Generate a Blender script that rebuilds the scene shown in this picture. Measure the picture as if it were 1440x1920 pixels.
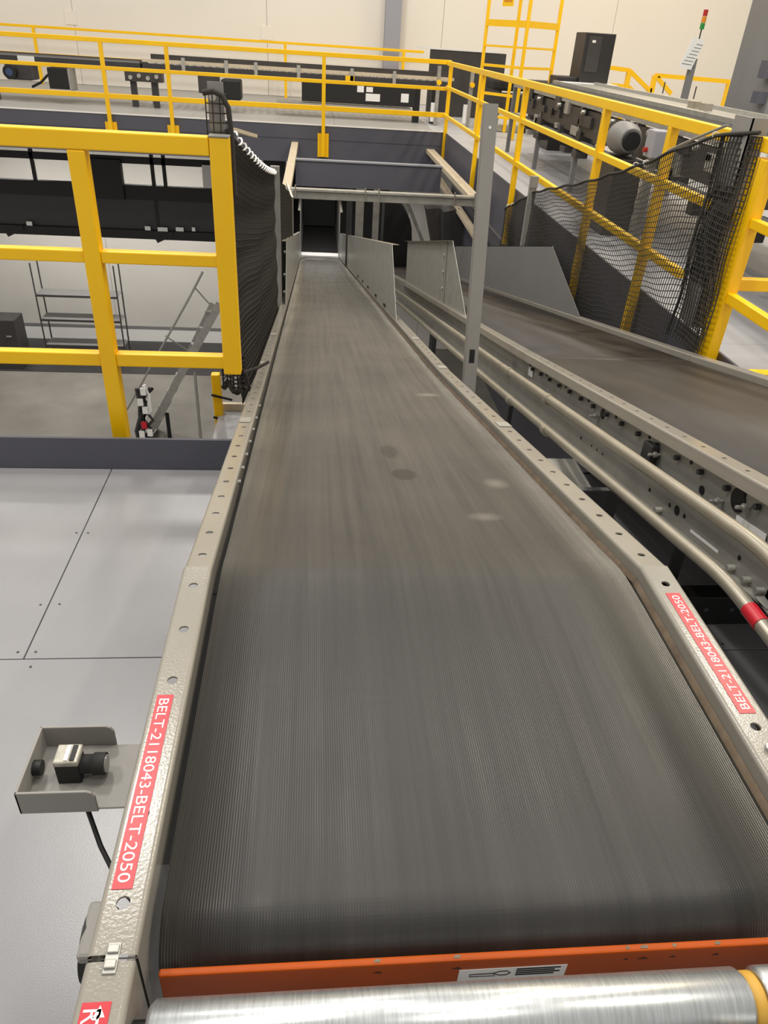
import bpy, math, random
from mathutils import Vector, Matrix
random.seed(7)
for o in list(bpy.data.objects): bpy.data.objects.remove(o)
scn = bpy.context.scene
COL = scn.collection
R_ = math.radians

# ------------------------------------------------------------------ camera
CAMH = 1.35; FPX = 1376.3
_p, _y, _r = R_(33.017), R_(6.5226), R_(-3.889)
_f = Vector((math.sin(_y)*math.cos(_p), math.cos(_y)*math.cos(_p), -math.sin(_p)))
_r0 = Vector((math.cos(_y), -math.sin(_y), 0)); _d0 = _f.cross(_r0)
CR = math.cos(_r)*_r0 + math.sin(_r)*_d0
CD = -math.sin(_r)*_r0 + math.cos(_r)*_d0
CF = _f
CC = Vector((0, 0, CAMH))
cam = bpy.data.cameras.new('camera'); camo = bpy.data.objects.new('camera', cam); COL.objects.link(camo)
cam.sensor_fit = 'VERTICAL'; cam.sensor_height = 36.0; cam.sensor_width = 27.0
cam.lens = 36.0*FPX/1920; cam.clip_start = 0.02; cam.clip_end = 200
M = Matrix.Identity(4)
for i in range(3):
    M[i][0] = CR[i]; M[i][1] = -CD[i]; M[i][2] = -CF[i]; M[i][3] = CC[i]
camo.matrix_world = M
scn.camera = camo

def at(px, py, x=None, y=None, z=None):
    """photo pixel -> point on the plane x=, y= or z= of the place"""
    d = CR*((px-720)/FPX) + CD*((py-960)/FPX) + CF
    if z is not None: t = (z-CC.z)/d.z
    elif y is not None: t = (y-CC.y)/d.y
    else: t = (x-CC.x)/d.x
    return CC + d*t

# ------------------------------------------------------------------ light
scn.view_settings.view_transform = 'Standard'
scn.view_settings.look = 'None'
scn.view_settings.exposure = 0.18
scn.view_settings.gamma = 1.0
scn.view_settings.use_curve_mapping = False
w = bpy.data.worlds.new('world'); scn.world = w; w.use_nodes = True
bg = w.node_tree.nodes['Background']
bg.inputs[0].default_value = (1.0, 0.965, 0.91, 1); bg.inputs[1].default_value = 0.52

def area(name, loc, sx, sy, power, col=(1, .95, .87), rx=0, ry=0):
    l = bpy.data.lights.new(name, 'AREA'); l.shape = 'RECTANGLE'; l.size = sx; l.size_y = sy
    l.energy = power; l.color = col
    o = bpy.data.objects.new(name, l); COL.objects.link(o); o.location = loc
    o.rotation_euler = (rx, ry, 0)
    return o
# linear high-bay lamps under the hall roof, two added to light the conveyor gap
HB = 7.0
for hx, hy, pw in ((-2.05, 5.15, 170), (1.0, 1.9, 85), (-3.9, 1.6, 140), (4.6, 6.0, 230), (8.5, 8.0, 200), (-6.5, 7.5, 110), (1.0, -1.5, 60), (6, .5, 150),
                   (-2.0, 12.0, 120), (4.0, 12.0, 150), (-7, 15.5, 120), (.5, 16.5, 120), (7, 16.5, 160)):
    warm = (1, .78, .48) if hx > 6.5 else (1, .93, .80) if hx > 3.5 else (1, .955, .885)
    area('high_bay_lamp', (hx, hy, HB), 0.4, 1.2, pw, warm)
# unseen fill lamps added below the mezzanines to brighten the lower level
for hx in (-6.5, -3.2):
    area('lower_fill_lamp', (hx, 17.2, -0.9), 1.6, 0.3, 140, (1, .96, .9))
area('lower_fill_lamp', (4.5, 8.0, -1.2), 0.3, 3.0, 60, (1, .96, .9))
area('lower_fill_lamp', (.1, 14.3, -.55), 1.2, .15, 40, (1, .98, .95))  # added fill above the transfer plate to make it read bright

# ------------------------------------------------------------------ materials
def lin(h):
    h = h.lstrip('#'); v = [int(h[i:i+2], 16)/255 for i in (0, 2, 4)]
    return tuple(((c/12.92) if c <= .04045 else ((c+.055)/1.055)**2.4) for c in v) + (1,)
MATS = {}
def mat(name, col, rough=.5, metal=0., noise=0., nscale=8., bump=0., bscale=60., spec=.5, col2=None, stretch=None, emit=None):
    m = bpy.data.materials.new(name); m.use_nodes = True
    nt = m.node_tree; b = nt.nodes['Principled BSDF']
    b.inputs['Roughness'].default_value = rough; b.inputs['Metallic'].default_value = metal
    b.inputs['Specular IOR Level'].default_value = spec
    c = lin(col) if isinstance(col, str) else col
    b.inputs['Base Color'].default_value = c
    tc = nt.nodes.new('ShaderNodeTexCoord'); mp = nt.nodes.new('ShaderNodeMapping')
    nt.links.new(tc.outputs['Object'], mp.inputs[0])
    if stretch: mp.inputs['Scale'].default_value = stretch
    if noise or col2:
        n = nt.nodes.new('ShaderNodeTexNoise'); n.inputs['Scale'].default_value = nscale; n.inputs['Detail'].default_value = 5
        n.inputs['Roughness'].default_value = .6
        nt.links.new(mp.outputs[0], n.inputs['Vector'])
        rp = nt.nodes.new('ShaderNodeValToRGB')
        rp.color_ramp.elements[0].position = .32; rp.color_ramp.elements[1].position = .68
        if col2: a, d = c, lin(col2)
        else:
            a = tuple(max(0, k*(1-noise)) for k in c[:3])+(1,); d = tuple(min(1, k*(1+noise)) for k in c[:3])+(1,)
        rp.color_ramp.elements[0].color = a; rp.color_ramp.elements[1].color = d
        nt.links.new(n.outputs['Fac'], rp.inputs[0]); nt.links.new(rp.outputs[0], b.inputs['Base Color'])
    if bump:
        n2 = nt.nodes.new('ShaderNodeTexNoise'); n2.inputs['Scale'].default_value = bscale; n2.inputs['Detail'].default_value = 3
        nt.links.new(mp.outputs[0], n2.inputs['Vector'])
        bp = nt.nodes.new('ShaderNodeBump'); bp.inputs['Strength'].default_value = bump; bp.inputs['Distance'].default_value = .002
        nt.links.new(n2.outputs['Fac'], bp.inputs['Height']); nt.links.new(bp.outputs[0], b.inputs['Normal'])
    if emit:
        b.inputs['Emission Color'].default_value = lin(emit[0]); b.inputs['Emission Strength'].default_value = emit[1]
    MATS[name] = m
    return m
mat('yellow', '#FFC600', .36, noise=.05, nscale=3)
mat('rail_paint', '#928D83', .2, noise=.05, nscale=6, bump=.12, bscale=260)
mat('grey_post', '#8E8B86', .5, noise=.05, nscale=5)
mat('galv', '#B4B3AD', .36, .5, noise=.14, nscale=14)
mat('galv_dull', '#A09E98', .5, .4, noise=.12, nscale=9)
mat('pipe', '#ADA697', .33, .6, noise=.08, nscale=12)
mat('roller_steel', '#C4C8CA', .3, .85, noise=.16, nscale=9, stretch=(40, 3, 3), bump=.05, bscale=200)
mat('orange', '#A84700', .42, noise=.10, nscale=10, spec=.25)
mat('band', '#C79A3C', .5)
mat('dark_steel', '#3C3B3C', .5, .2, noise=.1)
mat('black', '#131313', .55)
mat('black_rubber', '#1B1A19', .7, noise=.15, nscale=20)
mat('cord', '#35322D', .85)
mat('slate', '#55555F', .55, noise=.06, nscale=2)
mat('slate_dark', '#45454F', .6, noise=.06, nscale=2)
mat('beige_steel', '#C6B8A0', .5, noise=.06)
mat('floor_panel', '#939396', .27, noise=.045, nscale=2.5, bump=.10, bscale=420)
mat('floor_mezz', '#B4B4B7', .42, noise=.04, nscale=1.2)
mat('floor_far', '#9C9A96', .5, noise=.06, nscale=1.2)
mat('concrete', '#8F8A82', .55, nscale=.55, col2='#6F6B64')
mat('wall', '#E9E3D8', .75, noise=.02, nscale=.5)
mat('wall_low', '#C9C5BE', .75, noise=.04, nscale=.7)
mat('wall_column', '#9A9BA3', .6)
mat('white', '#E6E4E0', .5)
mat('paper', '#E8E8E6', .7)
mat('red_label', '#C2202F', .35)
mat('print_white', '#F6EDEA', .5)
mat('print_black', '#181818', .6)
mat('rust', '#6E5F4E', .6, noise=.3, nscale=25)
mat('machine', '#3E3B39', .5, .1, noise=.15, nscale=4)
mat('machine_grey', '#7C7B7A', .5, noise=.05, nscale=2)
mat('cabinet_black', '#272424', .45)
mat('lens', '#8C8A86', .1, .0, spec=.8)
mat('clear_plastic', '#A7A397', .15, .2, noise=.3, nscale=60)
mat('blue_plastic', '#33476B', .5)
mat('purple_cable', '#5E4B66', .5)
mat('lamp_red', '#B0241C', .3); mat('lamp_amber', '#D98A1A', .3); mat('lamp_green', '#2E8B3A', .3)
mat('belt_brown', '#3C362F', .52, noise=.18, nscale=5, stretch=(3, .5, 1), bump=.15, bscale=300)

SMEARS = [(.221, 1.558, .035, .05, '#141312', 3), (.205, 1.76, .03, .08, '#201E1C', 1.6), (.43, 2.55, .06, .04, '#7A756C', 1.0), (.438, 1.494, .035, .045, '#6E6A64', .9), (.36, 1.27, .045, .03, '#6A6660', .8), (.07, 1.2, .010, .22, '#1B1A18', .5), (.10, 1.36, .008, .14, '#1B1A18', .5)]
def belt_material():
    m = bpy.data.materials.new('belt'); m.use_nodes = True; nt = m.node_tree; b = nt.nodes['Principled BSDF']
    L = nt.links; N = nt.nodes
    tc = N.new('ShaderNodeTexCoord')
    # lengthwise wear streaks
    mp = N.new('ShaderNodeMapping'); mp.inputs['Scale'].default_value = (26, .55, .55); L.new(tc.outputs['Object'], mp.inputs[0])
    n1 = N.new('ShaderNodeTexNoise'); n1.inputs['Scale'].default_value = 1.6; n1.inputs['Detail'].default_value = 6; n1.inputs['Roughness'].default_value = .7
    L.new(mp.outputs[0], n1.inputs['Vector'])
    n2 = N.new('ShaderNodeTexNoise'); n2.inputs['Scale'].default_value = 3.2; n2.inputs['Detail'].default_value = 4
    L.new(tc.outputs['Object'], n2.inputs['Vector'])
    mx = N.new('ShaderNodeMath'); mx.operation = 'MULTIPLY_ADD'; mx.inputs[1].default_value = .65
    ml = N.new('ShaderNodeMath'); ml.operation = 'MULTIPLY'; ml.inputs[1].default_value = .35
    L.new(n2.outputs['Fac'], ml.inputs[0]); L.new(n1.outputs['Fac'], mx.inputs[0]); L.new(ml.outputs[0], mx.inputs[2])
    rp = N.new('ShaderNodeValToRGB'); e = rp.color_ramp.elements
    e[0].position = .36; e[0].color = lin('#191817'); e[1].position = .66; e[1].color = lin('#2E2C2A')
    L.new(mx.outputs[0], rp.inputs[0]); L.new(rp.outputs[0], b.inputs['Base Color'])
    # smears of their own shape on the belt
    last = rp.outputs[0]
    dust = N.new('ShaderNodeMapRange'); dust.inputs['From Min'].default_value = .36; dust.inputs['From Max'].default_value = .64
    dust.inputs['To Min'].default_value = .5; dust.inputs['To Max'].default_value = .9; L.new(mx.outputs[0], dust.inputs['Value'])
    dl = dust.outputs[0]
    for cx, cy, rx, ry, col, k_ in SMEARS:
        m1 = N.new('ShaderNodeMapping'); m1.vector_type = 'POINT'
        m1.inputs['Scale'].default_value = (1/rx, 1/ry, 0); m1.inputs['Location'].default_value = (-cx/rx, -cy/ry, 0)
        L.new(tc.outputs['Object'], m1.inputs[0])
        gr = N.new('ShaderNodeTexGradient'); gr.gradient_type = 'SPHERICAL'; L.new(m1.outputs[0], gr.inputs[0])
        am = N.new('ShaderNodeMath'); am.operation = 'MULTIPLY'; am.inputs[1].default_value = k_; am.use_clamp = True
        L.new(gr.outputs['Fac'], am.inputs[0])
        cl = N.new('ShaderNodeMath'); cl.operation = 'MINIMUM'; cl.inputs[1].default_value = .7; L.new(am.outputs[0], cl.inputs[0])
        mi = N.new('ShaderNodeMix'); mi.data_type = 'RGBA'; mi.inputs[7].default_value = lin(col)
        L.new(cl.outputs[0], mi.inputs[0]); L.new(last, mi.inputs[6]); last = mi.outputs[2]
        if col < '#3':          # dust wiped away
            iv = N.new('ShaderNodeMath'); iv.operation = 'SUBTRACT'; iv.inputs[0].default_value = 1; L.new(cl.outputs[0], iv.inputs[1])
            mm = N.new('ShaderNodeMath'); mm.operation = 'MULTIPLY'; L.new(iv.outputs[0], mm.inputs[0]); L.new(dl, mm.inputs[1]); dl = mm.outputs[0]
    L.new(last, b.inputs['Base Color']); L.new(dl, b.inputs['Sheen Weight'])
    # fine ribs: two crossed waves
    w1 = N.new('ShaderNodeTexWave'); w1.wave_type = 'BANDS'; w1.bands_direction = 'X'; w1.inputs['Scale'].default_value = 105
    L.new(tc.outputs['Object'], w1.inputs['Vector'])
    w2 = N.new('ShaderNodeTexWave'); w2.wave_type = 'BANDS'; w2.bands_direction = 'Y'; w2.inputs['Scale'].default_value = 80
    L.new(tc.outputs['Object'], w2.inputs['Vector'])
    ad = N.new('ShaderNodeMath'); ad.operation = 'MULTIPLY_ADD'; ad.inputs[1].default_value = .15
    L.new(w2.outputs['Fac'], ad.inputs[0]); L.new(w1.outputs['Fac'], ad.inputs[2])
    bp = N.new('ShaderNodeBump'); bp.inputs['Strength'].default_value = .30; bp.inputs['Distance'].default_value = .0007
    b.inputs['Sheen Roughness'].default_value = .35; b.inputs['Sheen Tint'].default_value = lin('#E2DCCF')
    L.new(ad.outputs[0], bp.inputs['Height']); L.new(bp.outputs[0], b.inputs['Normal'])
    mr = N.new('ShaderNodeMapRange'); mr.inputs['From Min'].default_value = .35; mr.inputs['From Max'].default_value = .65
    mr.inputs['To Min'].default_value = .50; mr.inputs['To Max'].default_value = .34
    L.new(mx.outputs[0], mr.inputs['Value']); L.new(mr.outputs[0], b.inputs['Roughness'])
    MATS['belt'] = m
belt_material()

# ------------------------------------------------------------------ mesh helpers
class MB:
    def __init__(s): s.v = []; s.f = []; s.sm = []
    def add(s, vs, fs, smooth=False):
        n = len(s.v); s.v += [tuple(p) for p in vs]
        for f in fs: s.f.append(tuple(i+n for i in f)); s.sm.append(smooth)
        return s
    def box(s, x0, x1, y0, y1, z0, z1):
        return s.add([(x0,y0,z0),(x1,y0,z0),(x1,y1,z0),(x0,y1,z0),(x0,y0,z1),(x1,y0,z1),(x1,y1,z1),(x0,y1,z1)],
                     [(0,3,2,1),(4,5,6,7),(0,1,5,4),(1,2,6,5),(2,3,7,6),(3,0,4,7)])
    def beam(s, a, b, w_, h_, up=(0, 0, 1)):
        a = Vector(a); b = Vector(b); t = (b-a).normalized(); u = Vector(up)
        r = t.cross(u)
        if r.length < 1e-4: r = t.cross(Vector((0, 1, 0)))
        r.normalize(); u = r.cross(t); r = r*w_/2; u = u*h_/2
        vs = [a-r-u, a+r-u, a+r+u, a-r+u, b-r-u, b+r-u, b+r+u, b-r+u]
        return s.add(vs, [(0,1,2,3),(7,6,5,4),(0,4,5,1),(1,5,6,2),(2,6,7,3),(3,7,4,0)])
    def tube(s, pts, r, n=8, caps=True, smooth=True):
        pts = [Vector(p) for p in pts]; rings = []
        up = None
        for i, p in enumerate(pts):
            t = (pts[min(i+1, len(pts)-1)]-pts[max(i-1, 0)]).normalized()
            if up is None:
                up = Vector((0, 0, 1)) if abs(t.z) < .9 else Vector((0, 1, 0))
            a = t.cross(up).normalized(); up = a.cross(t).normalized()
            rr = r[i] if isinstance(r, (list, tuple)) else r
            rings.append([p+(a*math.cos(k*2*math.pi/n)+up*math.sin(k*2*math.pi/n))*rr for k in range(n)])
        vs = [q for g in rings for q in g]; fs = []
        for i in range(len(pts)-1):
            for k in range(n):
                fs.append((i*n+k, i*n+(k+1) % n, (i+1)*n+(k+1) % n, (i+1)*n+k))
        s.add(vs, fs, smooth)
        if caps:
            m = len(pts)-1
            s.add(rings[0], [tuple(range(n-1, -1, -1))]); s.add(rings[m], [tuple(range(n))])
        return s
    def cyl(s, a, b, r, n=16): return s.tube([a, b], r, n)
    def prism(s, pts, vec):
        n = len(pts); v = Vector(vec); P = [Vector(p) for p in pts]; Q = [p+v for p in P]
        fs = [tuple(range(n-1, -1, -1)), tuple(range(n, 2*n))] + [(i, (i+1) % n, n+(i+1) % n, n+i) for i in range(n)]
        return s.add(P+Q, fs)
    def build(s, name, m, parent=None, bevel=0, label=None, kind=None):
        me = bpy.data.meshes.new(name); me.from_pydata(s.v, [], s.f)
        me.polygons.foreach_set('use_smooth', s.sm); me.update()
        me.materials.append(MATS[m])
        o = bpy.data.objects.new(name, me); COL.objects.link(o)
        if parent is not None:
            o.parent = parent
            o.matrix_parent_inverse = PINV[parent.name]
        if bevel:
            md = o.modifiers.new('bevel', 'BEVEL'); md.width = bevel; md.segments = 2; md.limit_method = 'ANGLE'
        if label: o['label'] = label
        if kind: o['kind'] = kind
        PINV[o.name] = Matrix.Identity(4)
        return o
class _P(dict):
    def __missing__(s, k): return Matrix.Identity(4)
PINV = _P()
def thing(name, label, cat, loc, group=None, kind=None):
    o = bpy.data.objects.new(name, None); COL.objects.link(o); o.location = loc; o.empty_display_size = .1
    o['label'] = label; o['category'] = cat
    if group: o['group'] = group
    if kind: o['kind'] = kind
    PINV[o.name] = Matrix.Translation(-Vector(loc))
    return o
def tag(o, label, cat, group=None):
    o['label'] = label; o['category'] = cat
    if group: o['group'] = group
    return o
def sub(o):      # children of a part: mesh data is in world space already
    return o
def struct(mb, name, m, label, cat, bevel=0):
    o = mb.build(name, m, None, bevel); o['kind'] = 'structure'; o['label'] = label; o['category'] = cat
    return o
def text_mesh(body, name, m, origin, xdir, ydir, width, parent, height=None, label=None):
    cu = bpy.data.curves.new('t', 'FONT'); cu.body = body; cu.size = 1
    to = bpy.data.objects.new('t', cu); COL.objects.link(to)
    dg = bpy.context.evaluated_depsgraph_get(); me = bpy.data.meshes.new_from_object(to.evaluated_get(dg))
    bpy.data.objects.remove(to)
    xs = [v.co.x for v in me.vertices]; ys = [v.co.y for v in me.vertices]
    x0, x1, y0, y1 = min(xs), max(xs), min(ys), max(ys)
    kx = width/(x1-x0); ky = (height/(y1-y0)) if height else kx
    X = Vector(xdir).normalized(); Y = Vector(ydir).normalized(); O = Vector(origin)
    mb = MB(); mb.add([O+X*((v.co.x-x0)*kx)+Y*((v.co.y-y0)*ky) for v in me.vertices], [tuple(p.vertices) for p in me.polygons])
    bpy.data.meshes.remove(me)
    return mb.build(name, m, parent, label=label)

def lp_(a, b, t): return a+(b-a)*t
# ==================================================================  SETTING
EDGE_Y = 2.335        # front edge of the platform we stand on
FAR_Y = 12.65; RIGHT_X = 2.0; WALL_Y = 19.8; LOW = -6.05; KICK = .12
# near platform deck, panel by panel
fl = struct(MB().box(-4.6, 1.98, -1.2, EDGE_Y+.03, -.20, -.025), 'floor', 'slate_dark', 'pale grey panelled platform deck left of and under the conveyors', 'floor')
JX = -.716; JY = 1.388
def panel(x0, x1, y0, y1, parent, m='floor_panel', z=0):
    g = .0016
    return MB().box(x0+g, x1-g, y0+g, y1-g, z-.025, z).build('floor_panel', m, parent, bevel=.0012)
for x0, x1 in ((-3.156, JX), (JX, 1.724)): panel(x0, x1, JY, EDGE_Y, fl)
panel(1.724, 1.98, JY, EDGE_Y, fl); panel(-4.376, -3.156, JY, EDGE_Y, fl)
for x0, x1 in ((-4.376, -1.936), (-1.936, .504), (.504, 1.98)): panel(x0, x1, .168, JY, fl)
for x0, x1 in ((-4.376, -3.156), (-3.156, JX), (JX, 1.98)): panel(x0, x1, -1.1, .168, fl)
for sx, sy in ((-.733, 1.936), (-.698, 1.936), (-.737, 1.594), (-.688, 1.596), (-.737, 1.412), (-.694, 1.412), (-.69, 1.36), (-1.3, 1.36), (-1.31, 1.41), (1.12, 1.41), (.95, 1.41)):
    MB().cyl((sx, sy, -.002), (sx, sy, .0008), .0035, 10).build('screw_head', 'dark_steel', fl)
# toe board (kick plate) at the platform edge
tb = struct(MB().box(-4.6, -.16, EDGE_Y, EDGE_Y+.012, -.30, KICK), 'trim_1', 'slate', 'slate grey toe board along the edge of the near platform', 'toe board')
struct(MB().box(-.16, 1.98, EDGE_Y+.012, EDGE_Y+.03, -.30, -.01), 'trim_2', 'slate_dark', 'dark edge beam of the platform under the conveyors', 'edge beam')
# right mezzanine
rf = struct(MB().box(RIGHT_X+.02, 12, -1.2, WALL_Y, -.22, -.03), 'floor', 'slate_dark', 'light grey mezzanine deck to the right of the second conveyor', 'floor')
ys = [-1.2, JY, 3.83, 6.27, 8.71, 11.15, 13.6, 16.0, WALL_Y]; xs = [RIGHT_X+.02, 3.24, 4.46, 5.68, 6.9, 9.3, 12]
for i in range(len(xs)-1):
    for j in range(len(ys)-1):
        panel(xs[i], xs[i+1], ys[j], ys[j+1], rf, 'floor_mezz', -.005)
struct(MB().box(RIGHT_X, RIGHT_X+.014, 1.2, FAR_Y, -.42, KICK), 'trim_3', 'slate', 'slate fascia along the edge of the right mezzanine', 'fascia')
# far mezzanine
ff = struct(MB().box(-12, RIGHT_X+.02, FAR_Y+.02, WALL_Y, -.22, -.03), 'floor', 'slate_dark', 'grey deck of the far mezzanine behind the yellow guardrail', 'floor')
xs = [-12, -9.4, -7, -4.56, -2.12, .32, RIGHT_X+.02]; ys = [FAR_Y+.02, 13.9, 15.1, 16.3, 17.5, WALL_Y]
for i in range(len(xs)-1):
    for j in range(len(ys)-1):
        panel(xs[i], xs[i+1], ys[j], ys[j+1], ff, 'floor_mezz' if j < 1 else 'floor_far', -.005)
fas = struct(MB().box(-12, RIGHT_X, FAR_Y, FAR_Y+.02, -.40, KICK), 'trim_4', 'slate', 'dark slate fascia of the far mezzanine edge', 'fascia')
MB().box(-12, RIGHT_X, FAR_Y-.006, FAR_Y, -.075, -.068).build('fascia_seam', 'slate_dark', fas)
MB().box(-12, RIGHT_X, FAR_Y-.012, FAR_Y+.05, KICK, KICK+.012).build('cap_strip', 'white', fas)
# lower level
struct(MB().box(-14, 12, -3, WALL_Y, LOW-.2, LOW), 'floor', 'concrete', 'stained concrete floor of the lower level', 'floor')
struct(MB().box(-14, -1.7, WALL_Y-2.3, WALL_Y-.05, LOW, LOW+.012), 'floor', 'dark_steel', 'dark coated strip of lower floor along the wall', 'floor')
# back wall: tilt-up panels with joints
wl = struct(MB().box(-14, 14, WALL_Y+.06, WALL_Y+.3, LOW, 9), 'wall_back', 'wall', 'white panelled back wall of the hall', 'wall')
jx = [-14, -9.5, -5.29, -1.1, 2.85, 6.81, 10.8, 14]
for a, b in zip(jx[:-1], jx[1:]):
    MB().box(a+.004, b-.004, WALL_Y, WALL_Y+.06, 0, 9).build('wall_panel', 'wall', wl)
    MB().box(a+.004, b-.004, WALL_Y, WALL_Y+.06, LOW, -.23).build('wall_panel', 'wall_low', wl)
for px_, py_ in ((133, 33), (500, 62)):
    p = at(px_, py_, y=WALL_Y-.01); MB().box(p.x-.13, p.x+.13, WALL_Y-.012, WALL_Y, p.z-.13, p.z+.13).build('embed_plate', 'wall', wl)
MB().box(-14, -1.7, WALL_Y-.03, WALL_Y, LOW, LOW+.35).build('base_strip', 'white', wl)
MB().box(-14, -1.7, WALL_Y-.04, WALL_Y, LOW+.35, LOW+.42).build('base_rail', 'machine_grey', wl)
struct(MB().box(1.52, 1.87, WALL_Y-.30, WALL_Y-.01, 0, 9), 'trim_5', 'wall_column', 'grey steel column standing against the back wall', 'column')

# ==================================================================  CONVEYOR HELPERS
class Sec:          # straight piece of a conveyor side view, from (y0,z0) to (y1,z1)
    def __init__(s, y0, z0, y1, z1, xo=0., kx=0.):
        s.xo = xo; s.kx = kx          # slight sideways run of this length of conveyor
        s.L = math.hypot(y1-y0, z1-z0); s.t = ((y1-y0)/s.L, (z1-z0)/s.L); s.o = (y0, z0)
    def p(s, x, u, wv): return (x+s.xo+s.kx*u, s.o[0]+u*s.t[0]-wv*s.t[1], s.o[1]+u*s.t[1]+wv*s.t[0])
def hole_strip(mb, sec, u0, u1, xa, xb, wv, r, holes, depth=.003):
    """flat flange with real round holes"""
    def rect(a, b):
        if b-a > 1e-5: mb.add([sec.p(xa, a, wv), sec.p(xb, a, wv), sec.p(xb, b, wv), sec.p(xa, b, wv)], [(0, 1, 2, 3)])
    cur = u0; hw = .02
    for h in sorted(holes):
        if h-hw < cur or h+hw > u1: continue
        rect(cur, h-hw); cur = h+hw
        cx = (xa+xb)/2; W = abs(xb-xa)/2
        ca = math.atan2(hw, W); base = [ca, math.pi-ca, math.pi+ca, 2*math.pi-ca]
        ang = sorted(base+[k*math.pi/6 for k in range(12)])
        n = len(ang); vs = []
        for a in ang:
            c, sn = math.cos(a), math.sin(a)
            k = min(W/abs(c) if abs(c) > 1e-6 else 9, hw/abs(sn) if abs(sn) > 1e-6 else 9)
            vs.append(sec.p(cx+c*k, h+sn*k, wv))
        for a in ang: vs.append(sec.p(cx+math.cos(a)*r, h+math.sin(a)*r, wv))
        for a in ang: vs.append(sec.p(cx+math.cos(a)*r, h+math.sin(a)*r, wv-depth))
        fs = [(i, (i+1) % n, n+(i+1) % n, n+i) for i in range(n)] + [(n+i, n+(i+1) % n, 2*n+(i+1) % n, 2*n+i) for i in range(n)]
        mb.add(vs, fs)
    rect(cur, u1)
def rail_piece(sec, u0, u1, xin, xout, holes, web=.17, lip=.02, r=.006, hr=.0072, dz=0.):
    """channel: web on the belt side, perforated top flange, turned-down outer lip, bottom flange"""
    mb = MB(); s = 1 if xout > xin else -1
    def strip(prof, smooth):
        n = len(prof); vs = [sec.p(x, u0, z+dz) for x, z in prof]+[sec.p(x, u1, z+dz) for x, z in prof]
        mb.add(vs, [(i, i+1, n+i+1, n+i) for i in range(n-1)], smooth)
    arc = [(xin+s*r*(1-math.cos(a)), -r*(1-math.sin(a))) for a in [k*math.pi/10 for k in range(6)]]
    arc2 = [(xout-s*r*(1-math.sin(a)), -r*(1-math.cos(a))) for a in [k*math.pi/10 for k in range(6)]]
    strip([(xin, -web), (xin, -r)], False); strip(arc, True)
    strip(arc2, True); strip([(xout, -r), (xout, -lip), (xout-s*.003, -lip), (xout-s*.003, -r)], False)
    strip([(xin+s*.003, -r*1.2), (xin+s*.003, -web+.003), (xout, -web+.003), (xout, -web), (xin, -web)], False)
    hole_strip(mb, sec, u0, u1, xin+s*r, xout-s*r, dz, hr, holes)
    # end caps: sheet thickness of the flange
    for u in (u0, u1):
        mb.add([sec.p(xin, u, dz-r), sec.p(xout, u, dz-r), sec.p(xout, u, dz-r-.003), sec.p(xin, u, dz-r-.003)], [(0, 1, 2, 3)])
    return mb

# ==================================================================  MAIN BELT CONVEYOR
ZR = .60; BY = .98; PIT = .1016
LI, LO = -.166, -.213; RI, RO = .566, .619
BELT_L, BELT_R = -.155, .548
secA = Sec(.372, ZR, BY, ZR)
K1 = (3.0, ZR-.23*(3.0-BY)); K2 = (14.6, K1[1]-.21*(14.6-3.0))
secB = Sec(BY, ZR, *K1, 0, -.013); secC = Sec(*K1, *K2, -.013*secB.L, -.007)
XE = secC.xo+secC.kx*secC.L   # sideways run at the far end
conv = thing('belt_conveyor', 'long dark belt conveyor sloping down through the opening in the middle', 'conveyor', (.2, 4.0, -.3))
def holes_A(sec): return [u for u in [(.93-PIT*k)-sec.o[0] for k in range(9)] if u > 0]
hb = [.0505+PIT*k for k in range(300)]
def side(xin, xout):
    rail_piece(secA, 0, secA.L, xin, xout, holes_A(secA), lip=.03).build('side_rail', 'rail_paint', conv)
    rail_piece(secB, 0, secB.L, xin, xout-(.002 if xout > xin else -.002), hb, dz=-.001).build('side_rail', 'rail_paint', conv)
    n = 4; d = secC.L/n
    for k in range(n):
        rail_piece(secC, k*d+.002, (k+1)*d-.002, xin, xout, [h for h in hb if k*d < h < (k+1)*d] if k < 2 else [], dz=-.001).build('side_rail', 'rail_paint', conv)
side(LI, LO); side(RI, RO)
# splice plates where rail lengths meet
for (sec, u) in ((secB, 1.05), (secC, .06), (secC, .95), (secC, 2.9)):
    for a, b in ((LI-.008, LO+.006), (RI+.008, RO-.006)):
        x0, x1 = min(a, b), max(a, b); mb = MB()
        mb.prism([sec.p(x0, u-.03, .0), sec.p(x1, u-.03, .0), sec.p(x1, u+.03, .0), sec.p(x0, u+.03, .0)], (0, 0, .0012)).build('splice_plate', 'galv_dull', conv)
# the belt itself
BZ = -.030
pts = []
PR = .052; PY = .440; PZ = ZR+BZ-PR
for k in range(11):
    a = math.pi*(.5+ .085*k+ .0); pts.append((PY+PR*math.cos(a), PZ+PR*math.sin(a)))
pts = pts[::-1]
def wpt(sec, u, wv): q = sec.p(0, u, wv); return (q[1], q[2])
pts += [wpt(secA, .2, BZ), wpt(secA, .4, BZ)]
for k in range(-3, 4): # rounded crest over the bend
    y = BY+k*.03; base = ZR+BZ
    pts.append((y, base - max(0, k*.03)*.23*(k+3)/6 - .0006*(3-abs(k))))
pts += [wpt(secB, u, BZ) for u in (.3, .8, 1.4, 1.9)] + [wpt(secC, u, BZ) for u in (.2, 1, 2, 4, 6, 8, 10, secC.L)]
mb = MB(); n = len(pts)
NX = 6; vs = []
for (y, z) in pts:
    xo = 0 if y < BY else (-.013*(y-BY) if y < K1[0] else secC.xo-.007*(y-K1[0])*1.022)
    for i in range(NX+1):
        vs.append((BELT_L+(BELT_R-BELT_L)*i/NX+xo, y, z))
fs = [(j*(NX+1)+i, j*(NX+1)+i+1, (j+1)*(NX+1)+i+1, (j+1)*(NX+1)+i) for j in range(n-1) for i in range(NX)]
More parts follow.
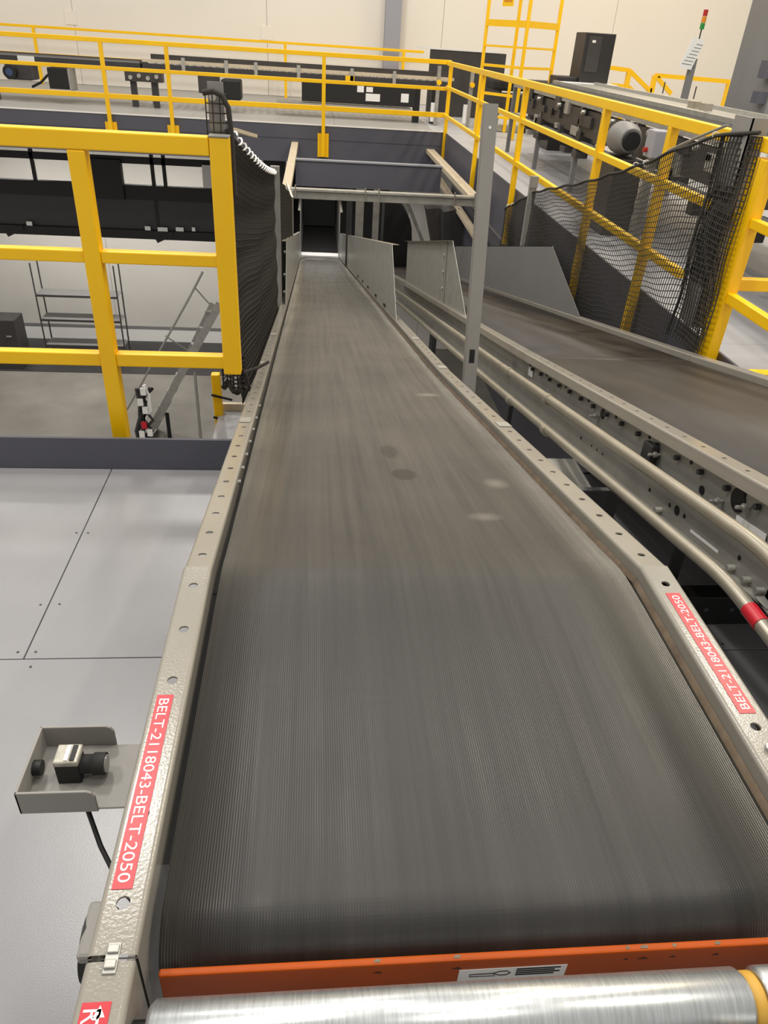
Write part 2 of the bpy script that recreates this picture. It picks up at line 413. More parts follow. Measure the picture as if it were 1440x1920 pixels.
mb.add(vs, fs, True)
belt = mb.build('belt', 'belt', conv, label='dark ribbed rubber belt')
md = belt.modifiers.new('thick', 'SOLIDIFY'); md.thickness = .006; md.offset = 1
# worn patches on the belt
# bed pan under the belt, wear strip beside it
mb = MB()
for sec, u0, u1 in ((secA, .12, secA.L), (secB, 0, secB.L), (secC, 0, secC.L)):
    mb.add([sec.p(LI, u0, BZ-.02), sec.p(RI, u0, BZ-.02), sec.p(RI, u1, BZ-.02), sec.p(LI, u1, BZ-.02)], [(0, 1, 2, 3)])
mb.build('slider_bed', 'black', conv)
mb = MB()
for sec, u0, u1 in ((secA, .1, secA.L), (secB, 0, secB.L), (secC, 0, 6)):
    mb.add([sec.p(RI-.001, u0, BZ+.006), sec.p(RI-.001, u1, BZ+.006), sec.p(RI-.007, u1, BZ-.004), sec.p(RI-.007, u0, BZ-.004)], [(0, 1, 2, 3)])
mb.build('wear_strip', 'rust', conv, label='brown worn edge strip beside the belt')
# tail pulley
MB().cyl((BELT_L+.006, PY, PZ), (BELT_R-.006, PY, PZ), PR-.004, 32).build('tail_pulley', 'black', conv)
# bright bolt heads along the left inner web
for u in (.52, .63, .75, .88, 1.02, 1.17, 1.35):
    q = Vector(secB.p(LI, u, -.022)); MB().cyl(q, q+Vector((.004, 0, 0)), .0055, 8).build('bolt_head', 'galv', conv)
# hex bolt and slot by the right label
q = Vector(secA.p(RI+.026, .215, .0)); MB().cyl(q, q+Vector((0, 0, .006)), .0075, 6).build('bolt_head', 'galv', conv)
# orange nip bar in front of the tail pulley
ob = MB().box(-.152, .553, .373, .381, .470, .551).build('end_bar', 'orange', conv, bevel=.002, label='bright orange steel bar across the conveyor end')
random.seed(3)
for cx in (.07, .15, .33, .36, .39, .42, .5):
    x = cx+random.uniform(-.012, .012); l = random.uniform(.003, .009)
    MB().prism([(x, .3755, .5510), (x+l, .3752, .5510), (x+l*1.3, .3785, .5510), (x+l*.4, .379, .5510)], (0, 0, .0004)).build('paint_chip', 'rust', ob)
    MB().prism([(x, .3726, .535), (x+l*1.5, .3726, .534), (x+l, .3726, .5375)], (0, .0003, 0)).build('paint_chip', 'print_black', ob)
st = MB().box(.155, .272, .3722, .3729, .508, .5315).build('sticker', 'paper', ob, label='white sticker with black outline drawing and small print')
mb = MB()
for k in range(4):
    mb.box(.217, .265-(.006*(k % 2)), .3718, .3722, .5275-k*.004, .5298-k*.004)
mb.tube([(0.1670, .3719, 0.5220), (0.1920, .3719, 0.5225), (0.1990, .3719, 0.5260), (0.2070, .3719, 0.5260), (0.2110, .3719, 0.5220), (0.2070, .3719, 0.5180), (0.1990, .3719, 0.5180), (0.1920, .3719, 0.5220)], .0005, 5)
mb.tube([(0.1670, .3719, 0.5220), (0.1670, .3719, 0.5175), (0.1950, .3719, 0.5170)], .0004, 5)
mb.build('sticker_print', 'print_black', st, kind='stuff')
# red asset labels
def asset_label(name, x0, x1, y0, y1, txt, xdir, ydir, org, label):
    lb = MB().box(x0, x1, y0, y1, ZR+.0002, ZR+.0008).build('asset_label', 'red_label', conv, label=label)
    text_mesh(txt, 'lettering', 'print_white', org, xdir, ydir, y1-y0-.014, lb, height=.0125)
asset_label('l', .5815, .6055, .648, .905, 'BELT-2118043-BELT-2050', (0, 1, 0), (-1, 0, 0), (.6005, .655, ZR+.0011), 'red label with white lettering on right rail')
asset_label('l', -.2045, -.1835, .436, .700, 'BELT-2118043-BELT-2050', (0, -1, 0), (1, 0, 0), (-.2005, .693, ZR+.0011), 'red label with white lettering on left rail')
# dark bearing cover under the left rail
mb = MB(); mb.tube([(LO-.002, .43, .505), (LO-.028, .43, .505)], .036, 24).build('bearing_cover', 'black', conv)
MB().box(LO-.028, LO-.002, .40, .46, .525, .541).build('bearing_bracket', 'grey_post', conv, bevel=.004)

# lower flat run under the far mezzanine, guards and curtain
low = thing('belt_conveyor', 'short level dark conveyor under the far mezzanine at the bottom of the slope', 'conveyor', (.2, 15.5, K2[1]-.6))
z = K2[1]; YE = K2[0]
BL, BR = BELT_L+XE, BELT_R+XE
MB().box(BL, BR, YE+.30, 18.4, z-.06, z-.025).build('belt', 'black_rubber', low)
MB().box(BL-.005, BR+.01, YE+.02, YE+.27, z-.03, z-.006).build('nose_plate', 'white', low, label='bright metal transfer plate')
for a, b in ((LO+XE, LI+XE-.002), (RI+XE+.002, RO+XE)):
    MB().box(a, b, YE+.02, 18.4, z-.2, z).build('side_rail', 'galv_dull', low)
    g_ = MB().box(b-.008 if a < 0 else a+.004, b-.004 if a < 0 else a+.008, YE+.02, 18.3, z, z+.80).build('side_guard', 'galv_dull', low)
    MB().box(a, b, YE+.02, 18.3, z+.80, z+.81).build('top_return', 'pipe', g_)
mb = MB(); prof = [(BL, z)]+[(lp_(BL, BR, .5-.5*math.cos(a)), z+.62+.30*math.sin(a)) for a in [k*math.pi/10 for k in range(11)]]+[(BR, z)]
mb.prism([(x, 17.2, q) for x, q in prof], (0, .04, 0)).build('strip_curtain', 'black_rubber', low)
for y in (YE+.4, 18.2):
    for x in (LO+XE-.05, RO+XE+.01):
        MB().box(x, x+.04, y, y+.04, LOW, z-.19).build('leg', 'grey_post', low)

# sheet-metal side guards on the slope
def guard(parent, xin, thick, sec, u0, u1, h0, h1, m, base=.0, skew=0.0, ret=.03, out=1, name='side_guard', label=None):
    a = Vector(sec.p(xin, u0, base)); b = Vector(sec.p(xin, u1, base)); c = Vector(sec.p(xin, u1, h1)); d = Vector(sec.p(xin, u0+skew, h0))
    g = MB().prism([a, b, c, d], (thick, 0, 0)).build(name, m, parent, label=label)
    t = (c-d)
    mb = MB(); o = Vector((ret*out, 0, 0))
    mb.prism([d, c, c+o, d+o], (0, 0, -.004)).build('top_return', 'pipe', g)
    return g
g1 = guard(conv, RI+.006, .003, secC, 1.75, 11.8, .46, .42, 'galv', .002, .45, .05, 1, label='galvanised side guard on the right of the belt')
g2 = guard(conv, LI-.006, -.003, secC, 2.55, 11.8, .44, .42, 'galv', .002, .30, .04, -1, label='galvanised side guard on the left of the belt')
for u in (2.5, 3.3, 4.2, 5.0, 5.8):
    q = Vector(secC.p(RI+.004, u, .02)); MB().beam(q, Vector(secC.p(RI+.004, u+.10, .02)), .012, .02).build('guard_clip', 'black', conv)
for u, wv in ((2.66, .08), (2.75, .2), (2.86, .36)):
    q = Vector(secC.p(LI-.012, u, wv)); MB().cyl(q, q-Vector((.016, 0, 0)), .012, 8).build('guard_bolt', 'galv', conv)
# supports below the main conveyor
for sec, u in ((secA, .15), (secB, .9)):
    for x in (LO+.005, RO-.045):
        q = sec.p(x, u, -.17); MB().box(x, x+.04, q[1]-.02, q[1]+.02, 0, q[2]+.012).build('support_leg', 'dark_steel', conv)
for u in (4.0, 9.0):
    for x in (LO+.005, RO-.045):
        q = secC.p(x, u, -.17); MB().box(x, x+.04, q[1]-.02, q[1]+.02, LOW, q[2]+.02).build('support_leg', 'dark_steel', conv)

# ==================================================================  ROLLER BED IN FRONT
rb = thing('roller_conveyor', 'steel roller bed with grey side rail at the bottom edge of the picture', 'conveyor', (.2, .2, .0))
secR = Sec(-.35, ZR, .366, ZR)
rail_piece(secR, 0, secR.L, LI, LO, [secR.L-.055-.0, secR.L-.155, secR.L-.255], lip=.03).build('side_rail', 'rail_paint', rb)
rail_piece(secR, 0, secR.L, RI, RO, [secR.L-.055, secR.L-.155], lip=.03).build('side_rail', 'rail_paint', rb)
for k in range(6):
    yy = .319-.0762*k; rr = .030; zz = .555
    ro = MB().tube([(-.151, yy, zz), (-.146, yy, zz), (.428, yy, zz), (.433, yy, zz)], [rr-.005, rr, rr, rr-.004], 48).build('roller', 'roller_steel', rb)
    MB().tube([(.433, yy, zz), (.436, yy, zz), (.445, yy, zz), (.448, yy, zz)], [rr-.008, rr-.004, rr-.004, rr-.008], 32).build('drive_band', 'beige_steel' if k else 'band', ro)
    MB().tube([(.448, yy, zz), (.452, yy, zz), (.548, yy, zz), (.553, yy, zz)], [rr-.004, rr, rr, rr-.004], 48).build('roller_end', 'roller_steel', ro)
    MB().cyl((LI, yy, zz), (-.151, yy, zz), .014, 12).build('axle', 'black', ro)
    MB().cyl((.553, yy, zz), (RI, yy, zz), .014, 12).build('axle', 'black', ro)
for x in (LO+.005, RO-.045):
    MB().box(x, x+.04, -.2, -.16, 0, ZR-.165).build('support_leg', 'dark_steel', rb)
# splice latch between the two left rails
mb = MB(); mb.box(-.195, -.182, .354, .383, ZR, ZR+.002)
lt = mb.build('splice_latch', 'galv', rb, bevel=.002)
MB().box(-.194, -.183, .358, .366, ZR+.002, ZR+.005).build('latch_hook', 'galv', lt, bevel=.001)
MB().box(-.194, -.183, .372, .380, ZR+.002, ZR+.0045).build('latch_hook', 'galv', lt, bevel=.001)
rl = MB().box(-.206, -.180, .252, .331, ZR+.0002, ZR+.0008).build('rail_sticker', 'red_label', rb, label='red sticker with a white letter and arrow')
text_mesh('R', 'lettering', 'print_white', (-.2035, .325, ZR+.0011), (0, -1, 0), (1, 0, 0), .012, rl, height=.016)
mb = MB(); zz = ZR+.0011
mb.add([(-.1905, .320, zz), (-.1905, .304, zz), (-.1880, .304, zz), (-.1880, .320, zz)], [(0, 1, 2, 3)])
mb.add([(-.1945, .318, zz), (-.1835, .318, zz), (-.1892, .328, zz)], [(0, 1, 2)])
mb.build('arrow', 'print_white', rl)

# ==================================================================  PHOTO EYE ON ITS BRACKET
pe = thing('photo_eye', 'black photo-eye sensor in a grey folded bracket beside the left rail', 'sensor', (-.29, .60, .505))
zb = .512; T = .0035
fr, bk, lf, rt = .583, .706, -.363, -.213
mb = MB(); mb.box(lf, rt, fr+.012, bk-.012, zb-T, zb)
mb.box(rt-.010, rt, fr+.012, bk-.012, zb-.055, zb)
br = mb.build('bracket', 'grey_post', pe, bevel=.0015, label='folded grey steel bracket')
H_ = .036
def wall_poly(pts2, y0, dy): return MB().prism([(x, y0, z_) for x, z_ in pts2], (0, dy, 0))
xr = -.268
prof = [(lf, zb-T), (xr, zb-T), (xr, zb+H_-.010), (xr-.004, zb+H_-.003), (xr-.010, zb+H_), (lf, zb+H_)]
wall_poly(prof, fr+.009, T).build('bracket_flange', 'grey_post', pe, bevel=.001)
wall_poly(prof, bk-.012, T).build('bracket_flange', 'grey_post', pe, bevel=.001)
MB().box(lf, lf+T, fr+.009, bk-.009, zb-T, zb+H_).build('bracket_flange', 'grey_post', pe, bevel=.001)
sb = MB().box(-.328, -.298, .632, .660, zb, zb+.034).build('sensor_body', 'black', pe, bevel=.002)
MB().box(-.328, -.297, .631, .661, zb+.034, zb+.043).build('clear_cover', 'clear_plastic', sb, bevel=.002)
MB().box(-.315, -.310, .634, .658, zb+.043, zb+.0445).build('cover_slot', 'print_white', sb)
MB().box(-.308, -.302, .634, .658, zb+.043, zb+.0445).build('cover_slot', 'black', sb)
MB().tube([(-.298, .646, zb+.021), (-.284, .646, zb+.021), (-.283, .646, zb+.021), (-.268, .646, zb+.021)], [.0125, .0125, .0145, .0145], 24).build('sensor_barrel', 'black_rubber', sb)
MB().tube([(-.268, .646, zb+.021), (-.2665, .646, zb+.021)], .0115, 20).build('sensor_lens', 'lens', sb)
MB().tube([(-.3595, .646, zb+.016), (-.349, .646, zb+.016)], .010, 16).build('cable_gland', 'black', sb)
MB().tube([(-.300, .640, zb-.004), (-.290, .612, zb-.03), (-.270, .578, zb-.055), (-.235, .530, zb-.075), (-.205, .500, zb-.07)], .0032, 8).build('cable', 'black', pe, label='thin black cable')

# ==================================================================  SECOND CONVEYOR
c2 = thing('belt_conveyor', 'brownish belt conveyor running down alongside on the right', 'conveyor', (1.4, 4.0, -.4))
A2 = (1.08, .637); K3 = (3.2, .637-.2255*(3.2-1.08)); K4 = (12.5, K3[1]-.2175*9.3)
s2a = Sec(-.4, .637, *A2); s2b = Sec(*A2, *K3); s2c = Sec(*K3, *K4)
L2I, L2O = 1.000, .948; R2I, R2O = 1.775, 1.830
for xin, xout in ((L2I, L2O), (R2I, R2O)):
    rail_piece(s2a, 0, s2a.L, xin, xout, [], web=.20, lip=.035).build('side_rail', 'rail_paint', c2)
    rail_piece(s2b, 0, s2b.L, xin, xout, [.0915+PIT*k for k in range(40)] if xin < 1.5 else [.1+.4*k for k in range(9)], web=.20, lip=.035, hr=.006).build('side_rail', 'rail_paint', c2)
    for k in range(3):
        d = s2c.L/3
        rail_piece(s2c, k*d+.002, (k+1)*d-.002, xin, xout, [], web=.20, lip=.035).build('side_rail', 'rail_paint', c2)
mb = MB()
P = [(s2a, 0), (s2a, s2a.L-.05), (s2b, .06), (s2b, s2b.L-.05), (s2c, .05), (s2c, s2c.L)]
row = [[Vector(s.p(x, u, -.028)) for x in (L2I+.008, R2I-.008)] for s, u in P]
for a, b in zip(row[:-1], row[1:]): mb.add([a[0], a[1], b[1], b[0]], [(0, 1, 2, 3)], True)
bo = mb.build('belt', 'belt_brown', c2, label='brown-grey worn belt'); md = bo.modifiers.new('thick', 'SOLIDIFY'); md.thickness = .006; md.offset = -1
# outer web of the left frame: bolts, holes, brackets
def web2(u, wv, x=L2O+.028, sec=s2b): return Vector(sec.p(x, u, wv))
# closing plate set back behind the lip
mb = MB()
for sec, u0, u1 in ((s2b, 0, s2b.L), (s2c, 0, 5)):
    a = [Vector(sec.p(L2O+.030, u, wv)) for u, wv in ((u0, -.04), (u1, -.04), (u1, -.197), (u0, -.197))]
    mb.prism(a, (.003, 0, 0))
mb.build('web_plate', 'galv_dull', c2)
for k in range(16):
    u = .10+.128*k
    q = web2(u, -.062); MB().cyl(q, q-Vector((.012, 0, 0)), .0075, 10).build('bolt_head', 'dark_steel', c2)
    if k % 2: q = web2(u+.062, -.055); MB().tube([q+Vector((.001, 0, 0)), q-Vector((.0006, 0, 0))], .006, 12).build('slot_hole', 'black', c2)
for u, wv, r in ((.31, -.075, .029), (1.17, -.070, .017), (.47, -.105, .011)):
    q = web2(u, wv); h = MB().tube([q+Vector((.001, 0, 0)), q-Vector((.0015, 0, 0))], r, 24).build('access_hole', 'black', c2)
for u, wv in ((.37, -.10), (.26, -.075), (.72, -.085), (1.2, -.085)):
    q = web2(u, wv); b_ = MB().cyl(q, q-Vector((.034, 0, 0)), .0045, 8).build('stud', 'galv', c2)
    MB().cyl(q-Vector((.010, 0, 0)), q-Vector((.018, 0, 0)), .009, 6).build('nut', 'galv', b_)
q = web2(.76, -.09); MB().prism([q+Vector((-.003, -.03, .035)), q+Vector((-.003, .03, .025)), q+Vector((-.003, .03, -.08)), q+Vector((-.003, -.03, -.07))], (-.02, 0, 0)).build('pipe_bracket', 'dark_steel', c2, bevel=.003)
# white stickers on the web
MB().prism([web2(.18, -.108, L2O+.027), web2(.30, -.108, L2O+.027), web2(.30, -.145, L2O+.027), web2(.18, -.145, L2O+.027)], (-.001, 0, 0)).build('sticker', 'paper', c2)
MB().prism([web2(2.02, -.06, L2O+.027), web2(2.09, -.06, L2O+.027), web2(2.09, -.10, L2O+.027), web2(2.02, -.10, L2O+.027)], (-.001, 0, 0)).build('sticker', 'paper', c2)
# lower return channel
mb = MB()
for sec, u0, u1 in ((s2a, 1.0, s2a.L), (s2b, 0, s2b.L), (s2c, 0, 5)):
    a = [Vector(sec.p(.905, u, wv)) for u, wv in ((u0, -.10), (u1, -.10), (u1, -.195), (u0, -.195))]
    mb.prism(a, (.004, 0, 0))
    b = [Vector(sec.p(x, u, -.195)) for x, u in ((.885, u0), (.885, u1), (.909, u1), (.909, u0))]
    mb.prism(b, (0, 0, .004))
lc = mb.build('lower_channel', 'galv_dull', c2)
for u, r in ((.40, .006), (.44, .013), (.48, .006), (.60, .006), (.95, .004), (1.0, .004), (1.05, .004), (1.15, .006), (.15, .006)):
    q = Vector(s2b.p(.905, u, -.150)); MB().tube([q+Vector((.001, 0, 0)), q-Vector((.0012, 0, 0))], r, 16).build('slot_hole', 'black', lc)
for u in (.05, .10, .16, .52):
    q = Vector(s2b.p(.905, u, -.178)); MB().cyl(q, q-Vector((.018, 0, 0)), .008, 6).build('bolt_head', 'galv', lc)
MB().prism([Vector(s2b.p(.9045, u, wv)) for u, wv in ((.23, -.168), (.36, -.168), (.36, -.175), (.23, -.175))], (-.0008, 0, 0)).build('sticker', 'paper', lc)
# conveyor side guards
guard(c2, R2I+.012, .003, s2c, 1.6, 6.5, .44, .36, 'machine_grey', .002, .80, .02, 1, label='flat grey side guard on the far edge of the right belt')
gl = guard(c2, L2I-.02, .003, s2c, 1.5, 4.9, .45, .41, 'galv', .002, .66, .03, -1, label='galvanised side guard on the near edge of the right belt')
for u in (1.95, 1.97, 2.0):
    pass
for wv in (.10, .22, .34):
    q = Vector(s2c.p(L2I-.022, 2.45, wv)); MB().cyl(q, q-Vector((.012, 0, 0)), .014, 8).build('guard_bolt', 'galv', gl)
mb = MB(); mb.beam(Vector(s2c.p(L2I-.024, 2.38, .0)), Vector(s2c.p(L2I-.024, 2.38, .44)), .003, .05, (0, 1, 0)); mb.build('splice_strip', 'galv_dull', gl)
for sec, u in ((s2a, .9), (s2b, .6)):
    for x in (L2I+.01, R2O-.045):
        q = sec.p(x, u, -.2); MB().box(x, x+.04, q[1]-.02, q[1]+.02, 0, q[2]+.012).build('support_leg', 'dark_steel', c2)
for u in (3.0, 8.0):
    for x in (L2I+.01, R2O-.045):
        q = s2c.p(x, u, -.2); MB().box(x, x+.04, q[1]-.02, q[1]+.02, LOW, q[2]+.02).build('support_leg', 'dark_steel', c2)

# conduits clipped along the second conveyor
def conduit(x, off, r, label, m='pipe'):
    t = thing('conduit_pipe', label, 'pipe', (x, 2.2, .2), 'conduits between the conveyors')
    def zc(y):
        k = 40.; sp = math.log1p(math.exp(k*(y-1.08)))/k if y < 2 else y-1.08      # smooth bend into the slope
        return .637+off-.2255*sp+.0049*max(0, y-3.2)
    pts = [(x+.02*max(0, 1.1-y), y, zc(y)) for y in [.2, .6, .85]+[.95+.03*k for k in range(10)]+[1.4, 1.8, 2.4, 3.2, 4, 5.5, 8]]
    MB().tube(pts, r, 16).build('pipe', m, t)
    return t
t1 = conduit(.862, -.075, .0165, 'upper pale steel conduit pipe beside the second conveyor')
for u in (1.42, 2.0):
    q = Vector(s2b.p(.862, u, -.075)); d = Vector((0, s2b.t[0], s2b.t[1])); MB().cyl(q-d*.018, q+d*.018, .0205, 14).build('coupling', 'pipe', t1)
t2 = conduit(.812, -.15, .0150, 'lower rusty conduit pipe in the gap between the conveyors', 'pipe')
q = Vector((.8145, .95, .487)); MB().cyl(q, q+Vector((-.001, .045, 0)), .0163, 16).build('red_band', 'red_label', t2, label='red sticker wrapped round the pipe')
for u in (1.25, 1.75):
    q = Vector(s2b.p(.812, u, -.15)); d = Vector((0, s2b.t[0], s2b.t[1])); MB().cyl(q-d*.02, q+d*.02, .019, 14).build('coupling', 'pipe', t2)

# things in the gap between the two conveyors
mb = MB().box(.93, 1.72, 1.46, 1.57, -.002+.0, .10)
cb = tag(MB().box(.70, 1.74, 1.49, 1.545, .0, .10).build('cross_beam', 'black', None, bevel=.003), 'black perforated cross beam on the deck between the conveyors', 'beam')
for k in range(9):
    q = Vector((.74+.0762*k+.2, 1.49, .055)); MB().tube([q+Vector((0, .001, 0)), q-Vector((0, .001, 0))], .007, 12).build('punched_hole', 'slate_dark', cb)
jb = thing('junction_box', 'grey steel plate box between the conveyors', 'box', (.83, 2.06, 0))
MB().box(.74, .92, 2.00, 2.22, .0, .13).build('box_body', 'galv_dull', jb, bevel=.004)
jb2 = thing('support_bracket', 'dark perforated support bracket between the conveyors', 'bracket', (.82, 1.74, 0))
MB().box(.70, .88, 1.74, 1.76, .0, .29).build('bracket_plate', 'dark_steel', jb2, bevel=.003)
for x, z_ in ((.745, .17), (.745, .12), (.80, .2)):
    MB().tube([(x, 1.741, z_), (x, 1.7385, z_)], .009, 10).build('bolt_head', 'galv_dull', jb2)
cbn = thing('cable_bundle', 'tangle of black, yellow and purple cables under the gap between conveyors', 'cables', (.84, 2.9, -.5))
random.seed(12)
for k in range(26):
    m = random.choice(['black', 'black', 'black_rubber', 'purple_cable', 'yellow', 'white', 'black'])
    y0 = 2.45+random.uniform(0, .9); pts = []; x = .70+random.uniform(0, .2); z_ = -.25-random.uniform(0, .25)
    for j in range(6):
        pts.append((x+random.uniform(-.05, .05), y0+j*.09+random.uniform(-.04, .04), z_-j*.02+random.uniform(-.05, .05)))
    MB().tube(pts, random.uniform(.006, .012), 6).build('cable', m, cbn)
MB().box(.66, .94, 2.4, 3.9, -.62, -.60).build('tray', 'black', cbn)

# tall grey post standing between the conveyors
gp = thing('net_post', 'tall grey steel post rising between the two conveyors', 'post', (.72, 3.13, -.2))
a = Vector((.72, 3.11, -.16)); b = Vector((.72, 3.408, 1.135))
d = (b-a).normalized(); nrm = d.cross(Vector((1, 0, 0))).normalized()
mb = MB(); mb.beam(a, b, .058, .006, nrm); po = mb.build('post_face', 'grey_post', gp)
mb = MB(); mb.beam(a+Vector((.027, 0, 0))+Vector((0, .02, -.004)), b+Vector((.027, 0, 0))+Vector((0, .02, -.004)), .004, .04, nrm); mb.build('post_flange', 'grey_post', gp)
mb = MB(); mb.beam(a-Vector((.027, 0, 0))+Vector((0, .02, -.004)), b-Vector((.027, 0, 0))+Vector((0, .02, -.004)), .004, .04, nrm); mb.build('post_flange', 'grey_post', gp)
q = a+d*.30; f = -nrm if nrm.y > 0 else nrm
MB().beam(q+f*.004-d*.03, q+f*.004+d*.03, .024, .002, nrm).build('slot_plate', 'black', gp)
q = a+d*1.24; MB().cyl(q+f*.003, q+f*.005, .006, 10).build('hole', 'white', gp)
# ==================================================================  GUARDRAILS
def bars(parent, name, segs, m='yellow', bevel=.004):
    for a, b, w_, h_ in segs: MB().beam(a, b, w_, h_).build(name, m, parent, bevel=bevel)
g = thing('guardrail', 'nearest yellow guardrail at the left, on the edge of the near platform', 'guardrail', (-1.5, 2.46, -.3), 'yellow guardrails')
Y0 = 2.465
bars(g, 'top_rail', [((-4.5, Y0, 1.041), (-.316, Y0, 1.041), .05, .052)])
bars(g, 'mid_rail', [((-4.5, Y0, .707), (-.7275, Y0, .707), .04, .038), ((-.6755, Y0, .707), (-.312, Y0, .707), .04, .038)])
bars(g, 'low_rail', [((-4.5, Y0, .364), (-.7275, Y0, .364), .04, .046), ((-.6755, Y0, .364), (-.305, Y0, .364), .04, .046)])
for x in (-.7015, -2.2, -3.7):
    MB().box(x-.026, x+.026, 2.44, 2.492, -.28, 1.0145).build('post', 'yellow', g, bevel=.004)
    MB().box(x-.04, x+.04, 2.36, 2.44, -.28, -.10).build('base_bracket', 'slate', g)
MB().box(-.315, -.256, 2.44, 2.492, .322, 1.067).build('end_post', 'yellow', g, bevel=.005)
MB().box(-.316, -.255, 2.439, 2.493, 1.067, 1.071).build('post_cap', 'grey_post', g)
# short yellow post lower down, strapped
sp = thing('strapped_post', 'short yellow post with black straps below the end of the left guardrail', 'post', (-.355, 2.62, -.1))
a = at(404, 700, y=2.75); b = at(414, 812, y=2.75)
MB().beam(b, a, .034, .034).build('post', 'yellow', sp, bevel=.004)
for k in (.35, .72):
    q = a.lerp(b, k); MB().beam(q+Vector((-.021, -.019, .008)), q+Vector((.06, -.019, -.012)), .006, .008).build('strap', 'black', sp)
ld = thing('deck_ledge', 'pale grey steel ledge beside the conveyor below the left guardrail', 'ledge', (-.24, 2.7, -.1))
a = at(412, 770, y=2.78); 
MB().box(a.x, LO-.012, 2.40, 2.78, a.z-.10, a.z).build('ledge_top', 'floor_panel', ld)
MB().box(a.x, LO-.012, 2.78, 2.80, a.z-.06, a.z+.03).build('ledge_lip', 'beige_steel', ld)
nt_ = MB()

# far guardrail
FY = 12.6
g = thing('guardrail', 'long yellow guardrail along the edge of the far mezzanine', 'guardrail', (-3, FY, -.3), 'yellow guardrails')
bars(g, 'top_rail', [((-11, FY, 1.052), (1.99, FY, 1.052), .055, .058)])
bars(g, 'mid_rail', [((-11, FY, .712), (1.97, FY, .712), .045, .048)])
bars(g, 'low_rail', [((-11, FY, .362), (1.97, FY, .362), .045, .066)])
for x in (-8.6, -6.3, -5.3, -3.05, -2.14, .112, 1.99):
    MB().box(x-.027, x+.027, FY-.027, FY+.027, -.30 if x > -1 else -.3, 1.023).build('post', 'yellow', g, bevel=.004)
    if x < 1.9: MB().box(x-.085, x+.085, FY+.03, FY+.046, -.31, .02).build('base_plate', 'yellow', g)
p = at(733, 105, y=FY-.03); MB().box(p.x-.12, p.x+.12, FY-.034, FY-.029, 1.026, 1.078).build('splice_sleeve', 'yellow', g)
# right guardrail
GX = 1.95
g = thing('guardrail', 'yellow guardrail along the right mezzanine edge behind the black net', 'guardrail', (GX, 7, -.3), 'yellow guardrails')
bars(g, 'top_rail', [((GX, 3.66, 1.041), (GX, FY-.03, 1.041), .05, .056), ((GX, 1.9, 1.041), (GX, 3.46, 1.041), .05, .056)])
bars(g, 'mid_rail', [((GX, 2.2, .735), (GX, FY-.03, .735), .04, .042)])
bars(g, 'low_rail', [((GX, 3.85, .365), (GX, FY-.03, .365), .04, .045), ((GX, 2.2, .40), (GX, 3.35, .40), .04, .05)])
for y in (9.85, 7.75, 5.475, 4.375):
    MB().box(GX-.025, GX+.025, y-.025, y+.025, -.40, 1.015).build('post', 'yellow', g, bevel=.004)
cp = MB().box(GX-.03, GX+.028, 3.31, 3.43, -.25, .99).build('corner_post', 'yellow', g, bevel=.004)
MB().box(GX-.031, GX-.0285, 3.366, 3.369, -.25, .99).build('post_seam', 'rust', cp)
bars(g, 'cross_rail', [((GX+.03, 3.37, .452), (3.4, 3.37, .452), .05, .055)])
bars(g, 'floor_rail', [((GX-.02, 2.93, .17), (3.0, 2.93, .17), .06, .04)])
# back guardrail near the wall
BYG = 19.3
g = thing('guardrail', 'thin yellow guardrail in front of the white back wall', 'guardrail', (-3, BYG, 0), 'yellow guardrails')
bars(g, 'top_rail', [((-12, BYG, 1.06), (2.4, BYG, 1.06), .05, .05)]); bars(g, 'mid_rail', [((-12, BYG, .56), (2.4, BYG, .56), .045, .04)])
for px_ in (70, 535, 757):
    p = at(px_, 100, y=BYG); MB().box(p.x-.03, p.x+.03, BYG-.03, BYG+.03, 0, 1.04).build('post', 'yellow', g)

# ==================================================================  NETS
def net(parent, fn, nu, nv, r, m='cord', name='netting'):
    mb = MB()
    for i in range(nu+1): mb.tube([fn(i/nu, j/nv) for j in range(nv+1)], r, 3, False, False)
    for j in range(nv+1): mb.tube([fn(i/nu, j/nv) for i in range(nu+1)], r, 3, False, False)
    return mb.build(name, m, parent, kind='stuff')
def lp(a, b, t): return a+(b-a)*t
# left net
nl = thing('safety_net', 'black safety net hanging along the left of the sloping belt', 'net', (-.27, 4, -.5), 'black safety nets')
def fl_(u, v):
    y = lp(2.50, 5.45, u); top = 1.075-.19*(y-2.5)-.03*math.sin(u*math.pi); bot = .40-.24*(y-2.5)
    bot = min(bot, .42)-.22
    z_ = lp(top, bot, v); x = -.266+.007*math.sin(17*u+v*4)*math.sin(math.pi*v)+.004*math.sin(v*40+u*3)-.012*u
    return Vector((x, y+.02*math.sin(v*7), z_))
net(nl, fl_, 110, 40, .0026)
mb = MB(); pts = [fl_(k/40, 0)+Vector((0, 0, .004)) for k in range(41)]; mb.tube(pts, .007, 6); mb.build('edge_rope', 'cord', nl)
mb = MB(); pts = []
for k in range(120):
    c = fl_(.06+.94*k/119, 0); a = k*.9; pts.append(c+Vector((.014*math.cos(a), 0, .016*math.sin(a)+.012)))
mb.tube(pts, .0035, 5); mb.build('lacing_cord', 'white', nl, label='white cord laced along the top of the net')
